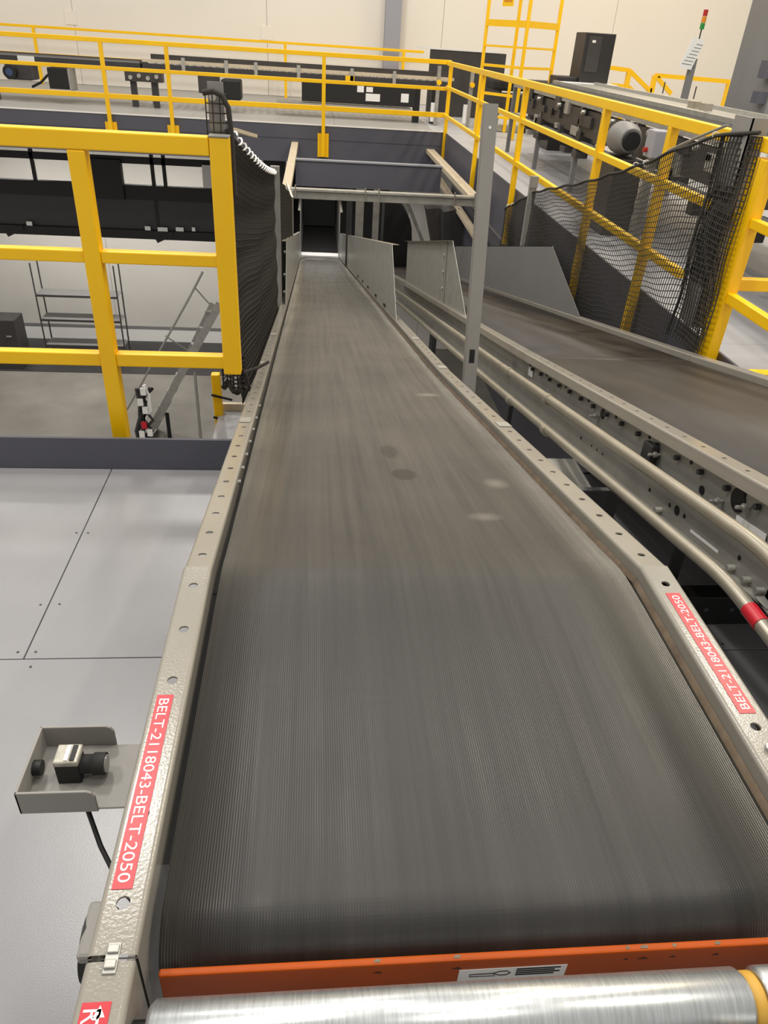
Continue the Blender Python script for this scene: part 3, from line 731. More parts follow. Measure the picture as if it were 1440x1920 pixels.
# folded end of the net on the end post and its grey clip plate
nlp = thing('net_clip_post', 'small grey plate with black net looped over it above the end of the left guardrail', 'post', (-.29, 2.51, 1.0))
MB().box(-.318, -.272, 2.515, 2.521, .30, 1.205).build('plate', 'grey_post', nlp)
def fc(u, v): return Vector((lp(-.325, -.262, u), 2.505-.01*math.sin(u*3.1), lp(1.175, 1.05, v)))
net(nlp, fc, 3, 5, .0022)
mb = MB(); mb.tube([(-.33, 2.50, 1.176), (-.30, 2.497, 1.182), (-.275, 2.496, 1.172), (-.258, 2.497, 1.14), (-.254, 2.50, 1.08), (-.252, 2.5, .9)], .008, 8); mb.build('loop_rope', 'cord', nlp)
MB().cyl((-.304, 2.514, 1.165), (-.304, 2.509, 1.165), .010, 12).build('hole', 'white', nlp)
# rolled net bottom
def fb(u, v): return Vector((lp(-.335, -.255, u), 2.56+.02*math.sin(u*9), lp(.33, .22, v)+.012*math.sin(u*7)))
net(nl, fb, 6, 7, .0035)
mb = MB(); mb.tube([fb(k/8, 1) for k in range(9)], .011, 7); mb.tube([(-.25, 2.52, .30), (-.235, 2.54, .22), (-.22, 2.56, .16)], .006, 6); mb.tube([(-.255, 2.52, .30), (-.21, 2.55, .305), (-.17, 2.6, .31)], .006, 6)
mb.build('loose_rope', 'cord', nl)
# wooden stick / yellow tie at net top
tag(MB().beam(at(437, 243, y=2.9), at(478, 255, y=3.3), .02, .012).build('tie_strap', 'beige_steel', None), 'tan strap end poking out above the left net', 'strap')
# net end posts on the left
ep = thing('net_post', 'grey steel post at the far end of the left net', 'post', (-.29, 5.5, -.6))
MB().box(-.305, -.245, 5.46, 5.50, -.75, .56).build('post', 'grey_post', ep)
ep2 = thing('net_post', 'dark grey post and black screen beyond the left net', 'post', (-.27, 8.4, -1.4))
MB().box(-.29, -.24, 8.55, 8.60, -1.35, -.12).build('post', 'grey_post', ep2)
def f2(u, v): return Vector((-.265+.008*math.sin(20*u), lp(5.5, 8.55, u), lp(.50-.26*3.05*u*.85, lp(-.62, -1.3, u), v)))
net(ep2, f2, 100, 38, .005, name='screen_netting')
# right net
nr = thing('safety_net', 'black safety net slung along the far side of the right conveyor', 'net', (1.86, 5, -.3), 'black safety nets')
NXR = 1.862
def ftop(y):
    P_ = [(3.42, 1.075), (3.62, 1.05), (3.95, .965), (4.48, .80), (5.4, .565), (6.6, .29), (7.6, -.03)]
    for (a, za), (b, zb_) in zip(P_[:-1], P_[1:]):
        if y <= b: return lp(za, zb_, (y-a)/(b-a))
    return P_[-1][1]
def fr_(u, v):
    y = lp(3.62, 7.6, u); z0 = ftop(y); z1 = .637-.2255*(min(y, 3.2)-1.08)-.2175*max(0, y-3.2)-.08
    z_ = lp(z0, z1, v); sag = math.sin(math.pi*v)
    return Vector((NXR+.018*math.sin(u*26+v*5)*sag, y+.015*math.sin(v*9+u*11), z_+.006*math.sin(u*60+v*30)))
net(nr, fr_, 165, 34, .0027)
def fr2(u, v):
    y = lp(3.30, 3.66, u); z0 = lp(1.07, 1.045, u); z1 = .10
    return Vector((NXR+.012+.04*(1-u)*(1-v)+.006*math.sin(v*11+u*6), y+.09*(1-v)*(1-u)+.006*math.sin(v*14), lp(z0, z1, v)))
net(nr, fr2, 12, 38, .0034)
def fr3(u, v):
    y = lp(3.36, 3.64, u); return Vector((NXR+.03+.012*math.sin(v*8+1), y+.08*(1-v)*(1-u)+.008*math.sin(v*17+u), lp(1.06, .12, v)))
net(nr, fr3, 12, 36, .0034)
mb = MB(); mb.tube([Vector((NXR+.05, 3.42, 1.085))]+[fr_(k/50, 0)+Vector((0, 0, .004)) for k in range(51)], .0085, 7); mb.build('edge_rope', 'cord', nr)
mb = MB(); mb.tube([fr2(1, k/20) for k in range(21)], .009, 6); mb.build('side_rope', 'cord', nr)
for u, s_ in ((.02, .03), (.20, .016), (.235, .016), (.93, .012), (.97, .012)):
    c = fr_(u, 0); mb = MB(); mb.tube([c+Vector((.014*math.cos(a*.8), .012*math.sin(a*.37), .012*math.sin(a*.8)+.008)) for a in range(9)], .003, 5); mb.build('tie_cord', 'white', nr)
mb = MB(); mb.tube([(NXR+.02, 3.66, 1.09), (NXR+.015, 3.95, 1.0), (NXR+.01, 4.2, .915)], .007, 8); mb.build('clip_bar', 'rail_paint', nr)
rp_ = thing('net_post', 'grey flat post the right net is tied to, at the yellow rail', 'post', (1.92, 3.56, -.2))
MB().box(1.895, 1.975, 3.475, 3.481, .2, 1.135).build('plate', 'grey_post', rp_)
MB().box(1.895, 1.901, 3.475, 3.64, .2, 1.135).build('plate_flange', 'grey_post', rp_)
rp2 = thing('net_post', 'grey steel post in front of the right mezzanine fascia', 'post', (1.80, 6.7, -.7))
a = at(1000, 330, x=1.85); 
MB().box(1.83, 1.89, a.y-.02, a.y+.02, -.72, a.z).build('post', 'grey_post', rp2)
mb = MB(); mb.box(1.825, 1.895, a.y-.026, a.y-.02, a.z-.09, a.z); mb.build('post_cap', 'grey_post', rp2)

# ==================================================================  HANGING FRAME ACROSS THE OPENING
hf = thing('steel_frame', 'grey steel frame spanning the opening in front of the far fascia', 'frame', (.8, 10, -1), None)
FZ = -.115; N0 = 8.77
xa, xb = -.33, 1.86
fbm = MB().box(xa-.02, xb+.06, N0-.03, N0+.03, FZ-.115, FZ-.03).build('cross_beam', 'galv_dull', hf, bevel=.003)
MB().box(xa-.02, xb+.06, N0-.05, N0+.05, FZ-.03, FZ-.01).build('top_flange', 'galv', fbm)
for x in (-.22, .55, .70, 1.55, 1.78):
    mb = MB(); mb.cyl((x, N0-.055, FZ-.10), (x, N0-.055, FZ+.03), .008, 8).build('u_bolt', 'pipe', hf)
MB().box(xa-.04, xa+.06, N0, FAR_Y-.01, FZ-.06, FZ).build('side_beam', 'beige_steel', hf, bevel=.003)
MB().box(xb-.14, xb-.02, N0, FAR_Y-.01, FZ-.06, FZ).build('side_beam', 'beige_steel', hf, bevel=.003)
MB().box(xa+.06, xb-.14, 10.9, 10.94, FZ-.34, FZ-.02).build('cross_panel', 'slate', hf)
MB().box(xa+.06, xb-.14, 10.88, 10.96, FZ-.02, FZ-.0).build('panel_edge', 'wall_column', hf)
for px_, w_, m_ in ((674, .12, 'galv_dull'), (705, .09, 'galv_dull'), (655, .08, 'dark_steel')):
    p = at(px_, 400, y=11.6); MB().box(p.x-w_/2, p.x+w_/2, 11.55, 11.65, -2.6, -.42).build('hanger_post', m_, hf)
p = at(538, 345, y=8.7); q = at(548, 372, y=8.4); MB().beam(p, q, .02, .03).build('brace', 'pipe', hf)

# under the far mezzanine behind the frame
ut = thing('shadow_panel', 'black sheets standing in for the deep shade under the far mezzanine behind the slope', 'panel', (.6, 16, -3))
MB().box(-1.2, 1.75, 18.6, 18.7, -3.4, -.42).build('panel', 'black', ut)  # black sheet paints the deep shade under the mezzanine, not a real panel
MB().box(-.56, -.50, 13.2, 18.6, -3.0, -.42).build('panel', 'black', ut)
chd = thing('chute', 'dark rounded discharge chute under the mezzanine beside the frame', 'chute', (1.4, 13, -1.4))
prof = [(0, 0)] + [(.10+.36*math.sin(a), -.5+.5*math.cos(a)) for a in [k*math.pi/12 for k in range(7)]] + [(.50, -1.0), (0, -1.0)]
o_ = at(722, 378, y=12.2)
MB().prism([(o_.x+a, 12.2, o_.z+b) for a, b in prof], (0, .5, 0)).build('hood', 'black', chd)
mb = MB(); mb.prism([at(832, 398, y=10.2), at(862, 392, y=10.2), at(900, 436, y=10.2), at(900, 462, y=10.2), at(832, 462, y=10.2)], (0, .3, 0)).build('side_sheet', 'dark_steel', chd)
mb = MB(); mb.prism([at(800, 392, y=10.6), at(833, 390, y=10.6), at(833, 462, y=10.6), at(812, 462, y=10.6)], (0, .3, 0)).build('side_sheet', 'machine', chd)
MB().beam(at(764, 380, y=11.4), at(792, 452, y=11.4), .03, .05).build('strut', 'galv_dull', chd)
wp = thing('pale_panel', 'pale wall panel glimpsed under the frame right of the hanger posts', 'panel', (2, 13, -2))
a = at(770, 372, y=13.4); b = at(900, 462, y=13.4)
MB().box(a.x, b.x, 13.4, 13.45, b.z, a.z).build('panel_sheet', 'wall_low', wp)
# pale inclined slab beside the fascia
sl = thing('side_beam', 'pale beige sloping beam below the right fascia', 'beam', (1.9, 8, -1))
MB().beam((1.90, FAR_Y-.4, -.48), (1.90, 5.6, -.72), .09, .04).build('beam_body', 'beige_steel', sl)
dk = thing('screen_panel', 'dark screen panel hanging below the right fascia', 'panel', (1.97, 8, -2))
MB().box(1.985, 1.995, 2.6, 11.5, -2.0, -.44).build('sheet', 'slate_dark', dk)

# ==================================================================  FAR MEZZANINE MACHINERY
CY = 15.4
def X(px_, py_=150, y=CY): return at(px_, py_, y=y).x
def Z(px_, py_, y=CY): return at(px_, py_, y=y).z
fc1 = thing('conveyor', 'far dark belt conveyor on the left behind the yellow rails', 'conveyor', (-5, CY, 0), 'conveyors on the far mezzanine')
xe = X(262, 120)
MB().box(-11, xe, CY-.04, CY, .56, .70).build('side_frame', 'dark_steel', fc1)
MB().box(-11, xe, CY+.7, CY+.74, .56, .70).build('side_frame', 'dark_steel', fc1)
MB().box(-11, xe, CY, CY+.7, .66, .69).build('belt', 'black_rubber', fc1)
MB().box(-11, xe, CY-.045, CY-.04, .675, .70).build('frame_lip', 'machine_grey', fc1)
x = X(50, 108); MB().box(x-.14, x+.14, CY-.052, CY-.045, .60, .68).build('sign_plate', 'paper', fc1)
for px_ in (40,):
    x = X(px_, 135)
    mt = MB().box(x-.2, x+.22, CY-.2, CY+.25, .32, .56).build('motor', 'dark_steel', fc1, bevel=.02)
    MB().tube([(x-.1, CY-.2, .44), (x-.1, CY-.3, .44)], .11, 18).build('motor_fan', 'black', mt)
    MB().tube([(x-.1, CY-.3, .44), (x-.1, CY-.305, .44)], .06, 12).build('fan_hub', 'blue_plastic', mt)
    MB().box(x-.5, x-.42, CY-.1, CY-.02, 0, .56).build('leg', 'dark_steel', fc1)
x = X(118, 145); MB().box(x-.18, x+.16, CY-.25, CY+.1, .22, .54).build('control_box', 'black', fc1, bevel=.01)
MB().box(x+.16, x+.2, CY-.25, CY+.1, .20, .54).build('box_cover', 'galv_dull', fc1)
MB().tube([(x-.22, CY-.1, .42), (x-.35, CY-.12, .3), (x-.52, CY-.1, .22)], .02, 8).build('hose', 'black', fc1)
for px_ in (252, 292):
    x = X(px_, 170); MB().box(x-.05, x+.05, CY-.04, CY+.04, 0, .56).build('leg', 'dark_steel', fc1)
    x = X(px_-8, 170); MB().box(x-.11, x-.05, CY+.6, CY+.66, 0, .56).build('leg', 'machine_grey', fc1)
x = X(272, 150); MB().box(x-.32, x+.32, CY-.12, CY+.1, .40, .55).build('drive_plate', 'machine', fc1)
for k in range(4): MB().cyl((x-.22+.15*k, CY-.12, .46+.03*(k % 2)), (x-.22+.15*k, CY-.16, .46+.03*(k % 2)), .035, 10).build('bolt_head', 'galv', fc1)

fc2 = thing('conveyor', 'far roller conveyor with yellowish side strips in the middle behind the rails', 'conveyor', (-1, CY, 0), 'conveyors on the far mezzanine')
x1 = X(850, 160)
MB().box(xe+.05, x1, CY-.04, CY, .60, .68).build('side_frame', 'dark_steel', fc2)
MB().box(xe+.05, x1, CY-.03, CY+.01, .70, .745).build('guide_strip', 'beige_steel', fc2)
MB().box(xe+.05, x1, CY+.8, CY+.84, .72, .80).build('side_frame', 'machine', fc2)
MB().box(xe+.05, x1, CY+.75, CY+.8, .62, .72).build('guide_strip', 'beige_steel', fc2)
n = 40
for k in range(n):
    x = lp(xe+.15, x1-.1, k/(n-1)); MB().cyl((x, CY, .66), (x, CY+.75, .66), .03, 8).build('roller', 'galv_dull', fc2)
for px_ in (345, 425, 480, 560, 660, 740):
    x = X(px_, 128); MB().box(x-.03, x+.03, CY-.06, CY-.04, .60, .80).build('guide_bracket', 'galv', fc2)
x = X(395, 160); MB().box(x-.2, x+.18, CY-.15, CY+.2, .28, .58).build('gearbox', 'machine', fc2, bevel=.015)
x = X(436, 163); MB().box(x-.18, x+.16, CY-.2, CY+.2, .20, .52).build('motor', 'black', fc2, bevel=.03)
x = X(415, 150); MB().box(x-.05, x+.03, CY-.1, CY-.04, 0, .60).build('leg', 'white', fc2)
xa_, xb_ = X(566, 170), X(778, 180)
mb = MB().box(xa_, xb_, CY-.12, CY+.1, .25, .58); ub = mb.build('drive_housing', 'black', fc2, bevel=.01)
for px_, py_, w_, h_ in ((699, 183, .13, .06), (759, 184, .07, .07), (693, 168, .06, .04), (676, 167, .06, .05)):
    p = at(px_, py_, y=CY-.12); MB().box(p.x-w_, p.x+w_, CY-.125, CY-.12, p.z-h_, p.z+h_).build('sticker', 'paper', ub)
for px_ in (780, 813):
    x = X(px_, 200); MB().box(x-.06, x+.06, CY-.05, CY+.05, 0, .6).build('leg', 'black', fc2)
p = at(656, 147, y=CY-.06); MB().box(p.x-.08, p.x+.08, CY-.06, CY-.05, p.z-.04, p.z+.04).build('tag', 'yellow', fc2)
x = X(566, 185); MB().box(x-.45, x+2.0, CY-.14, CY+.3, .20, .225).build('lower_rail', 'galv_dull', fc2)
def stand(px_, py_, lab):
    t = thing('control_post', lab, 'post', (X(px_), CY-.2, 0))
    x = X(px_, py_, CY-.3); z_ = Z(px_, py_, CY-.3)
    MB().box(x-.03, x+.03, CY-.33, CY-.27, 0, z_+.25).build('post', 'galv_dull', t)
    MB().cyl((x, CY-.34, z_), (x, CY-.42, z_), .042, 14).build('button', 'yellow', t)
    MB().box(x-.09, x+.02, CY-.3, CY-.2, 0.05, .35).build('box', 'paper', t)
stand(822, 154, 'galvanised post with round yellow button left of the rail corner')
stand(884, 159, 'galvanised post with round yellow button right of the rail corner')

# dark panel behind the corner
p0 = at(808, 92, y=17); p1 = at(945, 140, y=17)
bp_ = thing('screen_panel', 'dark grey panel with white top edge near the back wall', 'panel', (3, 17, 0))
MB().box(p0.x, p1.x, 17, 17.1, 0, p0.z).build('panel', 'machine', bp_)
MB().box(p0.x-.25, p1.x-.1, 16.98, 17.12, p0.z, p0.z+.03).build('top_edge', 'white', bp_)

# ==================================================================  YELLOW SAFETY GATE TOWER
gt = thing('safety_gate', 'tall yellow tubular safety gate standing on the far mezzanine', 'gate', (3.2, 13.8, 0))
A = Vector((2.735, 14.05, 0)); B = Vector((3.245, 13.39, 0)); Cc = Vector((3.86, 13.86, 0))
UP = Vector((0, 0, 1))
for q, hgt in ((A, 3.0), (B, 3.0), (Cc, 3.0), (A+Cc-B, 3.0)):
    MB().beam(q, q+UP*hgt, .05, .05, (0, 1, 0)).build('post', 'yellow', gt, bevel=.004)
for zz, h_ in ((1.60, .09), (1.29, .03), (1.02, .04), (.62, .04), (.30, .04), (2.5, .05)):
    for a, b in ((A, B), (B, Cc)):
        if a == A or zz > .9: MB().beam(a+UP*zz, b+UP*zz, .04, h_).build('rung', 'yellow', gt)
sg = MB(); m_ = (A+B)/2+UP*1.98; t_ = (B-A).normalized(); nn = t_.cross(UP)
MB().beam(m_-t_*.11+nn*.03, m_+t_*.11+nn*.03, .004, .32).build('sign', 'yellow', gt, label='small yellow sign with faint print')
sg.beam(m_-t_*.08+nn*.034+UP*.02, m_+t_*.08+nn*.034+UP*.02, .002, .05); sg.beam(m_-t_*.08+nn*.034-UP*.08, m_+t_*.08+nn*.034-UP*.08, .002, .05)
sg.build('sign_print', 'lamp_amber', gt)

# ==================================================================  RIGHT MEZZANINE MACHINERY
rc = thing('conveyor', 'wide grey sorter conveyor on the right mezzanine behind the guardrail', 'conveyor', (3.6, 7, 0))
xL, xR = 2.78, 4.9; ya, yb = 3.4, 11.8; zt = .93
MB().box(xL, xL+.05, ya, yb, zt-.10, zt).build('side_frame', 'galv_dull', rc)
MB().box(xL+.05, xL+.11, ya, yb, zt-.06, zt-.02).build('guide_rail', 'black', rc)
MB().box(xL+.11, xL+.55, ya, yb, zt-.07, zt-.03).build('belt', 'black_rubber', rc)
MB().box(xL+.55, xL+.60, ya, yb, zt-.08, zt+.01).build('divider', 'galv', rc)
MB().box(xL+.62, xL+1.15, ya, yb, zt-.06, zt-.02).build('deck', 'galv_dull', rc)
MB().box(xL+1.15, xL+1.2, ya, yb, zt-.08, zt+.015).build('side_frame', 'galv', rc)
MB().box(xL+.02, xL+.06, ya, yb-.5, zt-.36, zt-.12).build('skirt_panel', 'machine', rc)
MB().box(xL-.01, xL+.04, ya, yb, zt-.46, zt-.41).build('cable_tray', 'machine_grey', rc)
for k in range(6):
    y = ya+.4+k*1.6
    for x in (xL+.01, xL+1.13): MB().box(x, x+.05, y, y+.05, -.005, zt-.08).build('leg', 'machine_grey', rc)
random.seed(21)
for k in range(60):
    y = ya+.2+random.random()*(yb-ya-1); z_ = random.choice([.35, .45, .55, .66, .72]); l = random.uniform(.06, .3)
    MB().box(xL-.015, xL+.12, y, y+l, z_, z_+random.uniform(.05, .16)).build('drive_unit', random.choice(['machine', 'dark_steel', 'machine', 'cabinet_black', 'galv_dull']), rc, bevel=.006)
for k in range(9):
    y = ya+.5+k*.9; MB().cyl((xL-.02, y, zt-.14), (xL-.06, y, zt-.14), .02, 8).build('bolt_head', 'galv', rc)
for px_, py_ in ((1303, 192), (1325, 196)):
    p = at(px_, py_, z=zt+.04); MB().box(p.x-.04, p.x+.04, p.y-.06, p.y+.06, zt-.01, zt+.05).build('guide_clip', 'pipe', rc)
for px_, py_ in ((1243, 172), (1301, 182)):
    p = at(px_, py_, z=zt); MB().cyl((p.x, p.y, zt-.02), (p.x, p.y, zt+.11), .008, 6).build('pin', 'dark_steel', rc)
mp_ = at(1186, 262, x=2.62)
mo = thing('drive_motor', 'round grey drive motor under the right sorter conveyor', 'motor', (2.62, mp_.y, 0))
mb = MB().tube([(2.60, mp_.y+.30, mp_.z), (2.58, mp_.y+.16, mp_.z), (2.57, mp_.y, mp_.z), (2.57, mp_.y-.10, mp_.z)], [.08, .125, .125, .09], 24); mb.build('housing', 'machine_grey', mo)
MB().tube([(2.57, mp_.y-.10, mp_.z), (2.57, mp_.y-.13, mp_.z)], [.075, .07], 20).build('shaft_boss', 'black', mo)
MB().box(2.46, 2.70, mp_.y-.15, mp_.y+.35, -.005, mp_.z-.14).build('mount', 'machine', mo)
p = at(1228, 268, x=2.6); bx = thing('switch_box', 'white switch box with red knob beside the grey motor', 'box', (2.6, p.y, 0))
MB().box(2.55, 2.68, p.y-.09, p.y+.07, p.z-.10, p.z+.09).build('box_body', 'wall_column', bx, bevel=.008); MB().box(2.58, 2.64, p.y-.03, p.y+.03, -.005, p.z-.10).build('stand', 'galv_dull', bx)
MB().cyl((2.55, p.y, p.z-.05), (2.52, p.y, p.z-.05), .018, 12).build('knob', 'lamp_red', bx)
for px_, py_, lab in ((1146, 262, 'slim white bottle-like canister on the deck near the motor'),):
    p = at(px_, py_, z=0.0); c_ = thing('canister', lab, 'canister', (p.x, p.y, 0)); MB().tube([(p.x, p.y, -.005), (p.x, p.y, .18), (p.x, p.y, .22), (p.x, p.y, .27)], [.05, .05, .025, .025], 12).build('canister_body', 'white', c_)
p = at(1425, 290, x=2.72); tag(MB().box(2.70, 2.715, p.y-.10, p.y+.10, p.z-.10, p.z+.10).build('notice', 'paper', rc), 'x', 'x')
o = bpy.data.objects['notice']; del o['category']; o['label'] = 'white notice plate at the right edge'

# cross conveyor with dark belt turn near the gate
cc = thing('conveyor', 'dark low conveyor unit with yellow valve behind the safety gate', 'conveyor', (3.6, 12.9, 0))
a = at(925, 165, y=14.8); b = at(1110, 200, y=14.8)
MB().box(a.x, b.x, 14.8, 15.5, .62, .80).build('belt_bed', 'black_rubber', cc, bevel=.05)
MB().box(a.x, b.x, 14.78, 14.8, .30, .60).build('side_panel', 'machine', cc)
q = at(1025, 190, y=14.6); MB().box(q.x-.15, q.x+.35, 14.55, 14.78, .42, .72).build('gearbox', 'machine_grey', cc, bevel=.02)
q = at(1035, 218, y=14.6); MB().box(q.x-.4, q.x+.25, 14.5, 14.78, .18, .42).build('drive_box', 'black', cc, bevel=.02)
q = at(1063, 212, y=14.5); MB().cyl((q.x, 14.5, q.z), (q.x, 14.4, q.z), .09, 10).build('valve', 'yellow', cc)
for px_ in (930, 1000, 1090):
    x = at(px_, 230, y=14.9).x; MB().box(x-.03, x+.03, 14.9, 14.96, -.005, .62).build('leg', 'machine_grey', cc)
MB().box(a.x, b.x+.2, 14.55, 14.75, .02, .10).build('floor_duct', 'galv_dull', cc)

# black tower unit
a = at(1097, 60, y=12.2); b = at(1133, 170, y=12.2)
kx = thing('printer_tower', 'black upright cabinet with grey screen panel beside the safety gate', 'cabinet', (a.x+.2, 12.4, 0))
xk = at(1085, 150, y=12.2).x
MB().box(xk, xk+.44, 12.2, 12.7, -.005, a.z).build('cabinet_body', 'cabinet_black', kx, bevel=.01)
MB().box(xk+.05, xk+.24, 12.19, 12.2, a.z-.48, a.z-.04).build('screen', 'machine', kx)
MB().box(xk+.10, xk+.15, 12.186, 12.19, a.z-.12, a.z-.09).build('emblem', 'white', kx)
MB().box(xk-.30, xk, 12.25, 12.7, -.005, .98).build('side_cabinet', 'cabinet_black', kx, bevel=.01)
MB().box(xk-.34, xk+.5, 11.9, 12.2, .89, .92).build('shelf', 'paper', kx)
# stack light
a = at(1286, 175, y=10.5)
sk = thing('stack_light', 'red, amber and green stack light on a grey post', 'signal light', (a.x, 10.5, 0))
zt2 = at(1303, 110, y=10.5).z
MB().box(a.x-.045, a.x+.045, 10.5, 10.53, -.005, zt2).build('post', 'machine_grey', sk)
z0 = at(1311, 82, y=10.5).z; z1 = at(1315, 55, y=10.5).z; z4 = at(1319, 17, y=10.5).z
MB().cyl((a.x, 10.5, zt2-.1), (a.x, 10.5, z1), .009, 8).build('stem', 'dark_steel', sk)
hh = (z4-z1)/3
for k, m in enumerate(('lamp_green', 'lamp_amber', 'lamp_red')):
    MB().cyl((a.x, 10.5, z1+hh*k), (a.x, 10.5, z1+hh*(k+.95)), .027, 16).build('lamp', m, sk)
p = at(1297, 101, y=10.45)
pp = MB().prism([p+Vector((-.13, 0, -.15)), p+Vector((.04, 0, -.17)), p+Vector((.13, 0, .15)), p+Vector((-.03, 0, .17))], (0, .004, 0)).build('paper_sheet', 'paper', None)
tag(pp, 'white printed sheet of paper fixed to the stack light post', 'paper')
mb = MB()
for k in range(7): mb.prism([p+Vector((-.10+.022*k, -.002, -.11+.035*k)), p+Vector((.03+.014*k, -.002, -.12+.035*k)), p+Vector((.032+.014*k, -.002, -.113+.035*k)), p+Vector((-.098+.022*k, -.002, -.103+.035*k))], (0, .001, 0))
mb.build('print', 'machine_grey', pp)
# big grey steel column
a = at(1362, 180, y=10.2)
bc = thing('steel_column', 'large grey steel enclosure at the right edge of the picture', 'enclosure', (a.x+.6, 9.6, 0))
MB().box(a.x, a.x+1.6, 9.2, 10.2, -.005, 3.5).build('enclosure_body', 'machine_grey', bc, bevel=.01)
for py0, py1 in ((108, 142), (168, 190)):
    zt_, zb_ = at(1355, py0, y=9.2).z, at(1345, py1, y=9.2).z; MB().box(a.x-.10, a.x, 9.25, 9.4, zb_, zt_).build('hinge_bracket', 'slate', bc)
# yellow rails by the back stair
yr = thing('guardrail', 'small yellow stair handrail by the back wall on the right', 'guardrail', (7, 16.5, 0), 'yellow guardrails')
YY = 15.5
def W(px_, py_): return at(px_, py_, y=YY)
for a, b in (((1145, 127), (1180, 132)), ((1180, 132), (1218, 170)), ((1150, 160), (1178, 163)), ((1228, 141), (1368, 153)), ((1232, 145), (1258, 176)), ((1143, 165), (1150, 158)), ((1178, 163), (1192, 176))):
    MB().beam(W(*a), W(*b), .05, .07).build('rail', 'yellow', yr)
for a in ((1180, 132), (1218, 165), (1228, 141), (1368, 153)):
    q = W(*a); MB().beam(Vector((q.x, YY, 0)), q, .08, .08, (0, 1, 0)).build('post', 'yellow', yr)

# ==================================================================  LOWER LEVEL (seen through the left guardrail)
HY = 14.6
hc = thing('conveyor', 'black hung conveyor below the far mezzanine, seen through the left guardrail', 'conveyor', (-5, HY, -2.1))
zz = [at(200, y_, y=HY).z for y_ in (345, 372, 428, 444)]
MB().box(-11, -1.0, HY, HY+.12, zz[1], zz[0]).build('top_beam', 'black', hc)
MB().box(-11, -1.0, HY+.03, HY+.06, zz[2], zz[1]).build('side_panel', 'dark_steel', hc)
MB().box(-11, -1.0, HY-.06, HY+.6, zz[3], zz[2]).build('bottom_ledge', 'black', hc)
MB().box(-11, -1.0, HY+.02, HY+.08, at(200, 305, y=HY).z, at(200, 292, y=HY).z).build('hanger_rail', 'black', hc)
for px_, y_ in ((60, 310), (285, 320), (307, 320)):
    x = at(px_, y_, y=HY).x; MB().box(x-.03, x+.03, HY+.02, HY+.07, zz[2] if px_ == 285 else zz[1], -.3).build('hanger_rod', 'black', hc)
x0, x1 = at(172, 320, y=HY).x, at(228, 320, y=HY).x; MB().box(x0, x1, HY-.05, HY+.1, zz[1], at(200, 298, y=HY).z).build('drive_box', 'black', hc)
for px_, y_, w_ in ((55, 410, .05), (277, 419, .05), (305, 421, .09), (337, 421, .07), (363, 421, .03)):
    p = at(px_, y_+9, y=HY-.06); MB().box(p.x-w_, p.x+w_, HY-.066, HY-.06, p.z-.035, p.z+.035).build('sticker', 'paper', hc)
for px_, y_ in ((20, 428), (300, 440)):
    p = at(px_, y_, y=HY); MB().beam(p+Vector((-.06, -.05, -.1)), p+Vector((.25, -.05, .05)), .06, .08).build('bracket_arm', 'black', hc)
p = at(388, 330, y=HY-.1); jb3 = thing('junction_box', 'small pale box behind the end post of the left guardrail', 'box', (p.x, HY-.05, p.z))
MB().box(p.x-.08, p.x+.13, HY-.1, HY, p.z-.2, p.z+.18).build('box_body', 'white', jb3, bevel=.01)
# wire shelf unit
SY = 18.6
su = thing('wire_shelf', 'grey wire shelving unit against the lower wall', 'shelf', (at(165, 640, y=SY).x, SY, LOW))
xl, xr_ = at(85, 600, y=SY).x, at(232, 600, y=SY).x
for x in (xl, xr_):
    for y in (SY-.3, SY+.2):
        MB().cyl((x, y, LOW), (x, y, LOW+2.4), .018, 6).build('post', 'machine', su)
for py_ in (548, 593, 640):
    z_ = at(160, py_, y=SY).z; sh = MB().box(xl, xr_, SY-.3, SY+.2, z_-.015, z_).build('shelf', 'machine_grey', su)
    MB().box(xl, xr_, SY-.31, SY-.29, z_-.05, z_).build('shelf_edge', 'machine', sh)
p = at(20, 600, y=17.8); cbx = thing('cabinet', 'dark cabinet on the lower floor at the left edge', 'cabinet', (p.x, 17.8, LOW))
MB().box(p.x-1.0, at(36, 620, y=17.8).x, 17.6, 18.2, LOW, at(20, 596, y=17.8).z).build('cabinet_body', 'machine', cbx, bevel=.01)
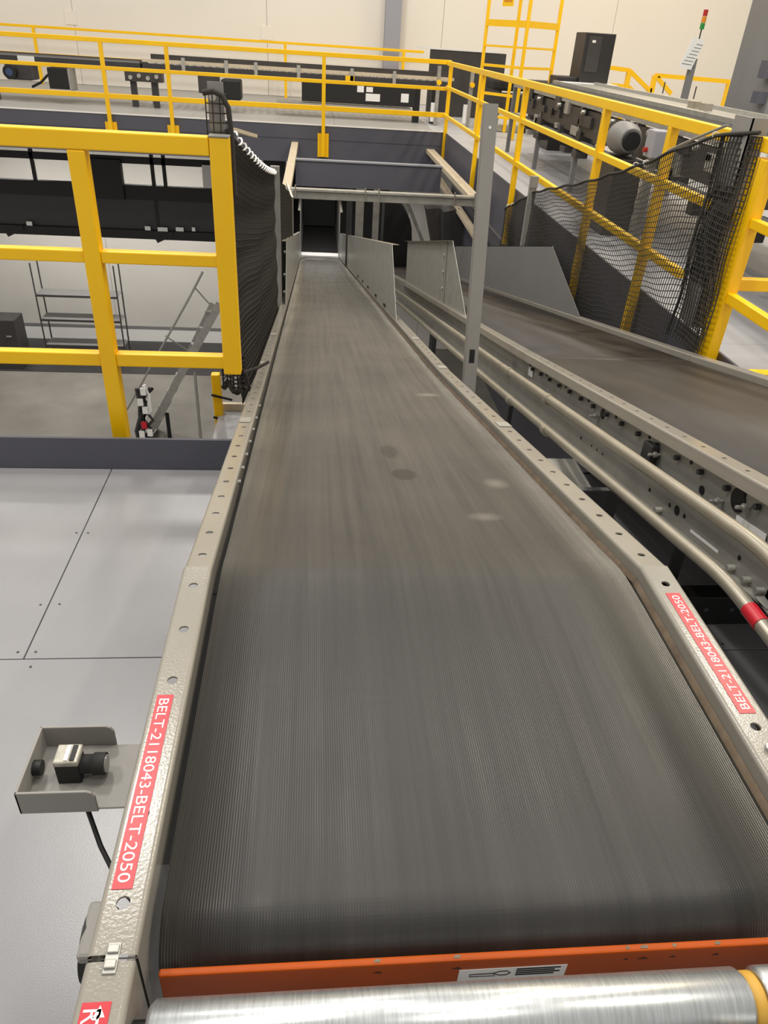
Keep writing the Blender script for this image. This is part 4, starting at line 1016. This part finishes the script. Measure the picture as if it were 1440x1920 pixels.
MB().box(p.x-.1, p.x+.02, 17.585, 17.6, p.z-.35, p.z-.32).build('handle', 'galv', cbx)
# galvanised stair
gs = thing('stair', 'galvanised stair with handrail going down to the lower floor', 'stair', (at(330, 700, y=12).x, 12, LOW))
def S(px_, py_, y=13.7): return at(px_, py_, y=y)
MB().beam(S(412, 570), S(268, 832), .05, .14).build('stringer', 'galv_dull', gs)
MB().beam(S(400, 570, 14.5), S(282, 818, 14.5), .05, .14).build('stringer', 'galv_dull', gs)
MB().tube([S(380, 510), S(354, 560), S(238, 768)], .02, 8).build('handrail', 'galv_dull', gs)
MB().tube([S(366, 540, 14.5), S(410, 590, 14.5)], .015, 6).build('brace', 'galv_dull', gs)
MB().tube([S(310, 630, 13.8), S(375, 672, 14.1)], .015, 6).build('brace', 'galv_dull', gs)
MB().tube([S(365, 697), S(378, 840)], .03, 8).build('post', 'galv_dull', gs)
MB().tube([S(313, 775), S(321, 840)], .04, 8).build('post', 'black', gs)
for k in range(9):
    a = S(412, 570).lerp(S(268, 832), k/9+.05); b = S(400, 570, 14.5).lerp(S(282, 818, 14.5), k/9+.05); MB().beam(a, b, .18, .03).build('tread', 'galv_dull', gs)
# hanging cable bundle behind the toe board
hb_ = thing('cable_bundle', 'upright bundle of black cables with white and red tags behind the toe board', 'cables', tuple(S(272, 820, 13.2)))
random.seed(4)
for k in range(7):
    pts = [S(270+random.uniform(-9, 13.2)+8*math.sin(j*.9+k), 728+j*20, 13.2) for j in range(7)]
    MB().tube(pts, .032, 6).build('cable', random.choice(['black', 'black', 'dark_steel', 'white']), hb_)
for px_, py_, m in ((268, 735, 'white'), (263, 755, 'white'), (270, 798, 'red_label'), (281, 812, 'white'), (266, 815, 'white'), (272, 770, 'white')):
    p = S(px_, py_, 13.1); MB().box(p.x-.05, p.x+.05, p.y, p.y+.03, p.z-.07, p.z+.07).build('cable_tag', m, hb_)
MB().tube([S(270, 722, 13.2), S(280, 740, 13.2), S(279, 775, 13.2)], .04, 8).build('cable_loop', 'white', hb_)
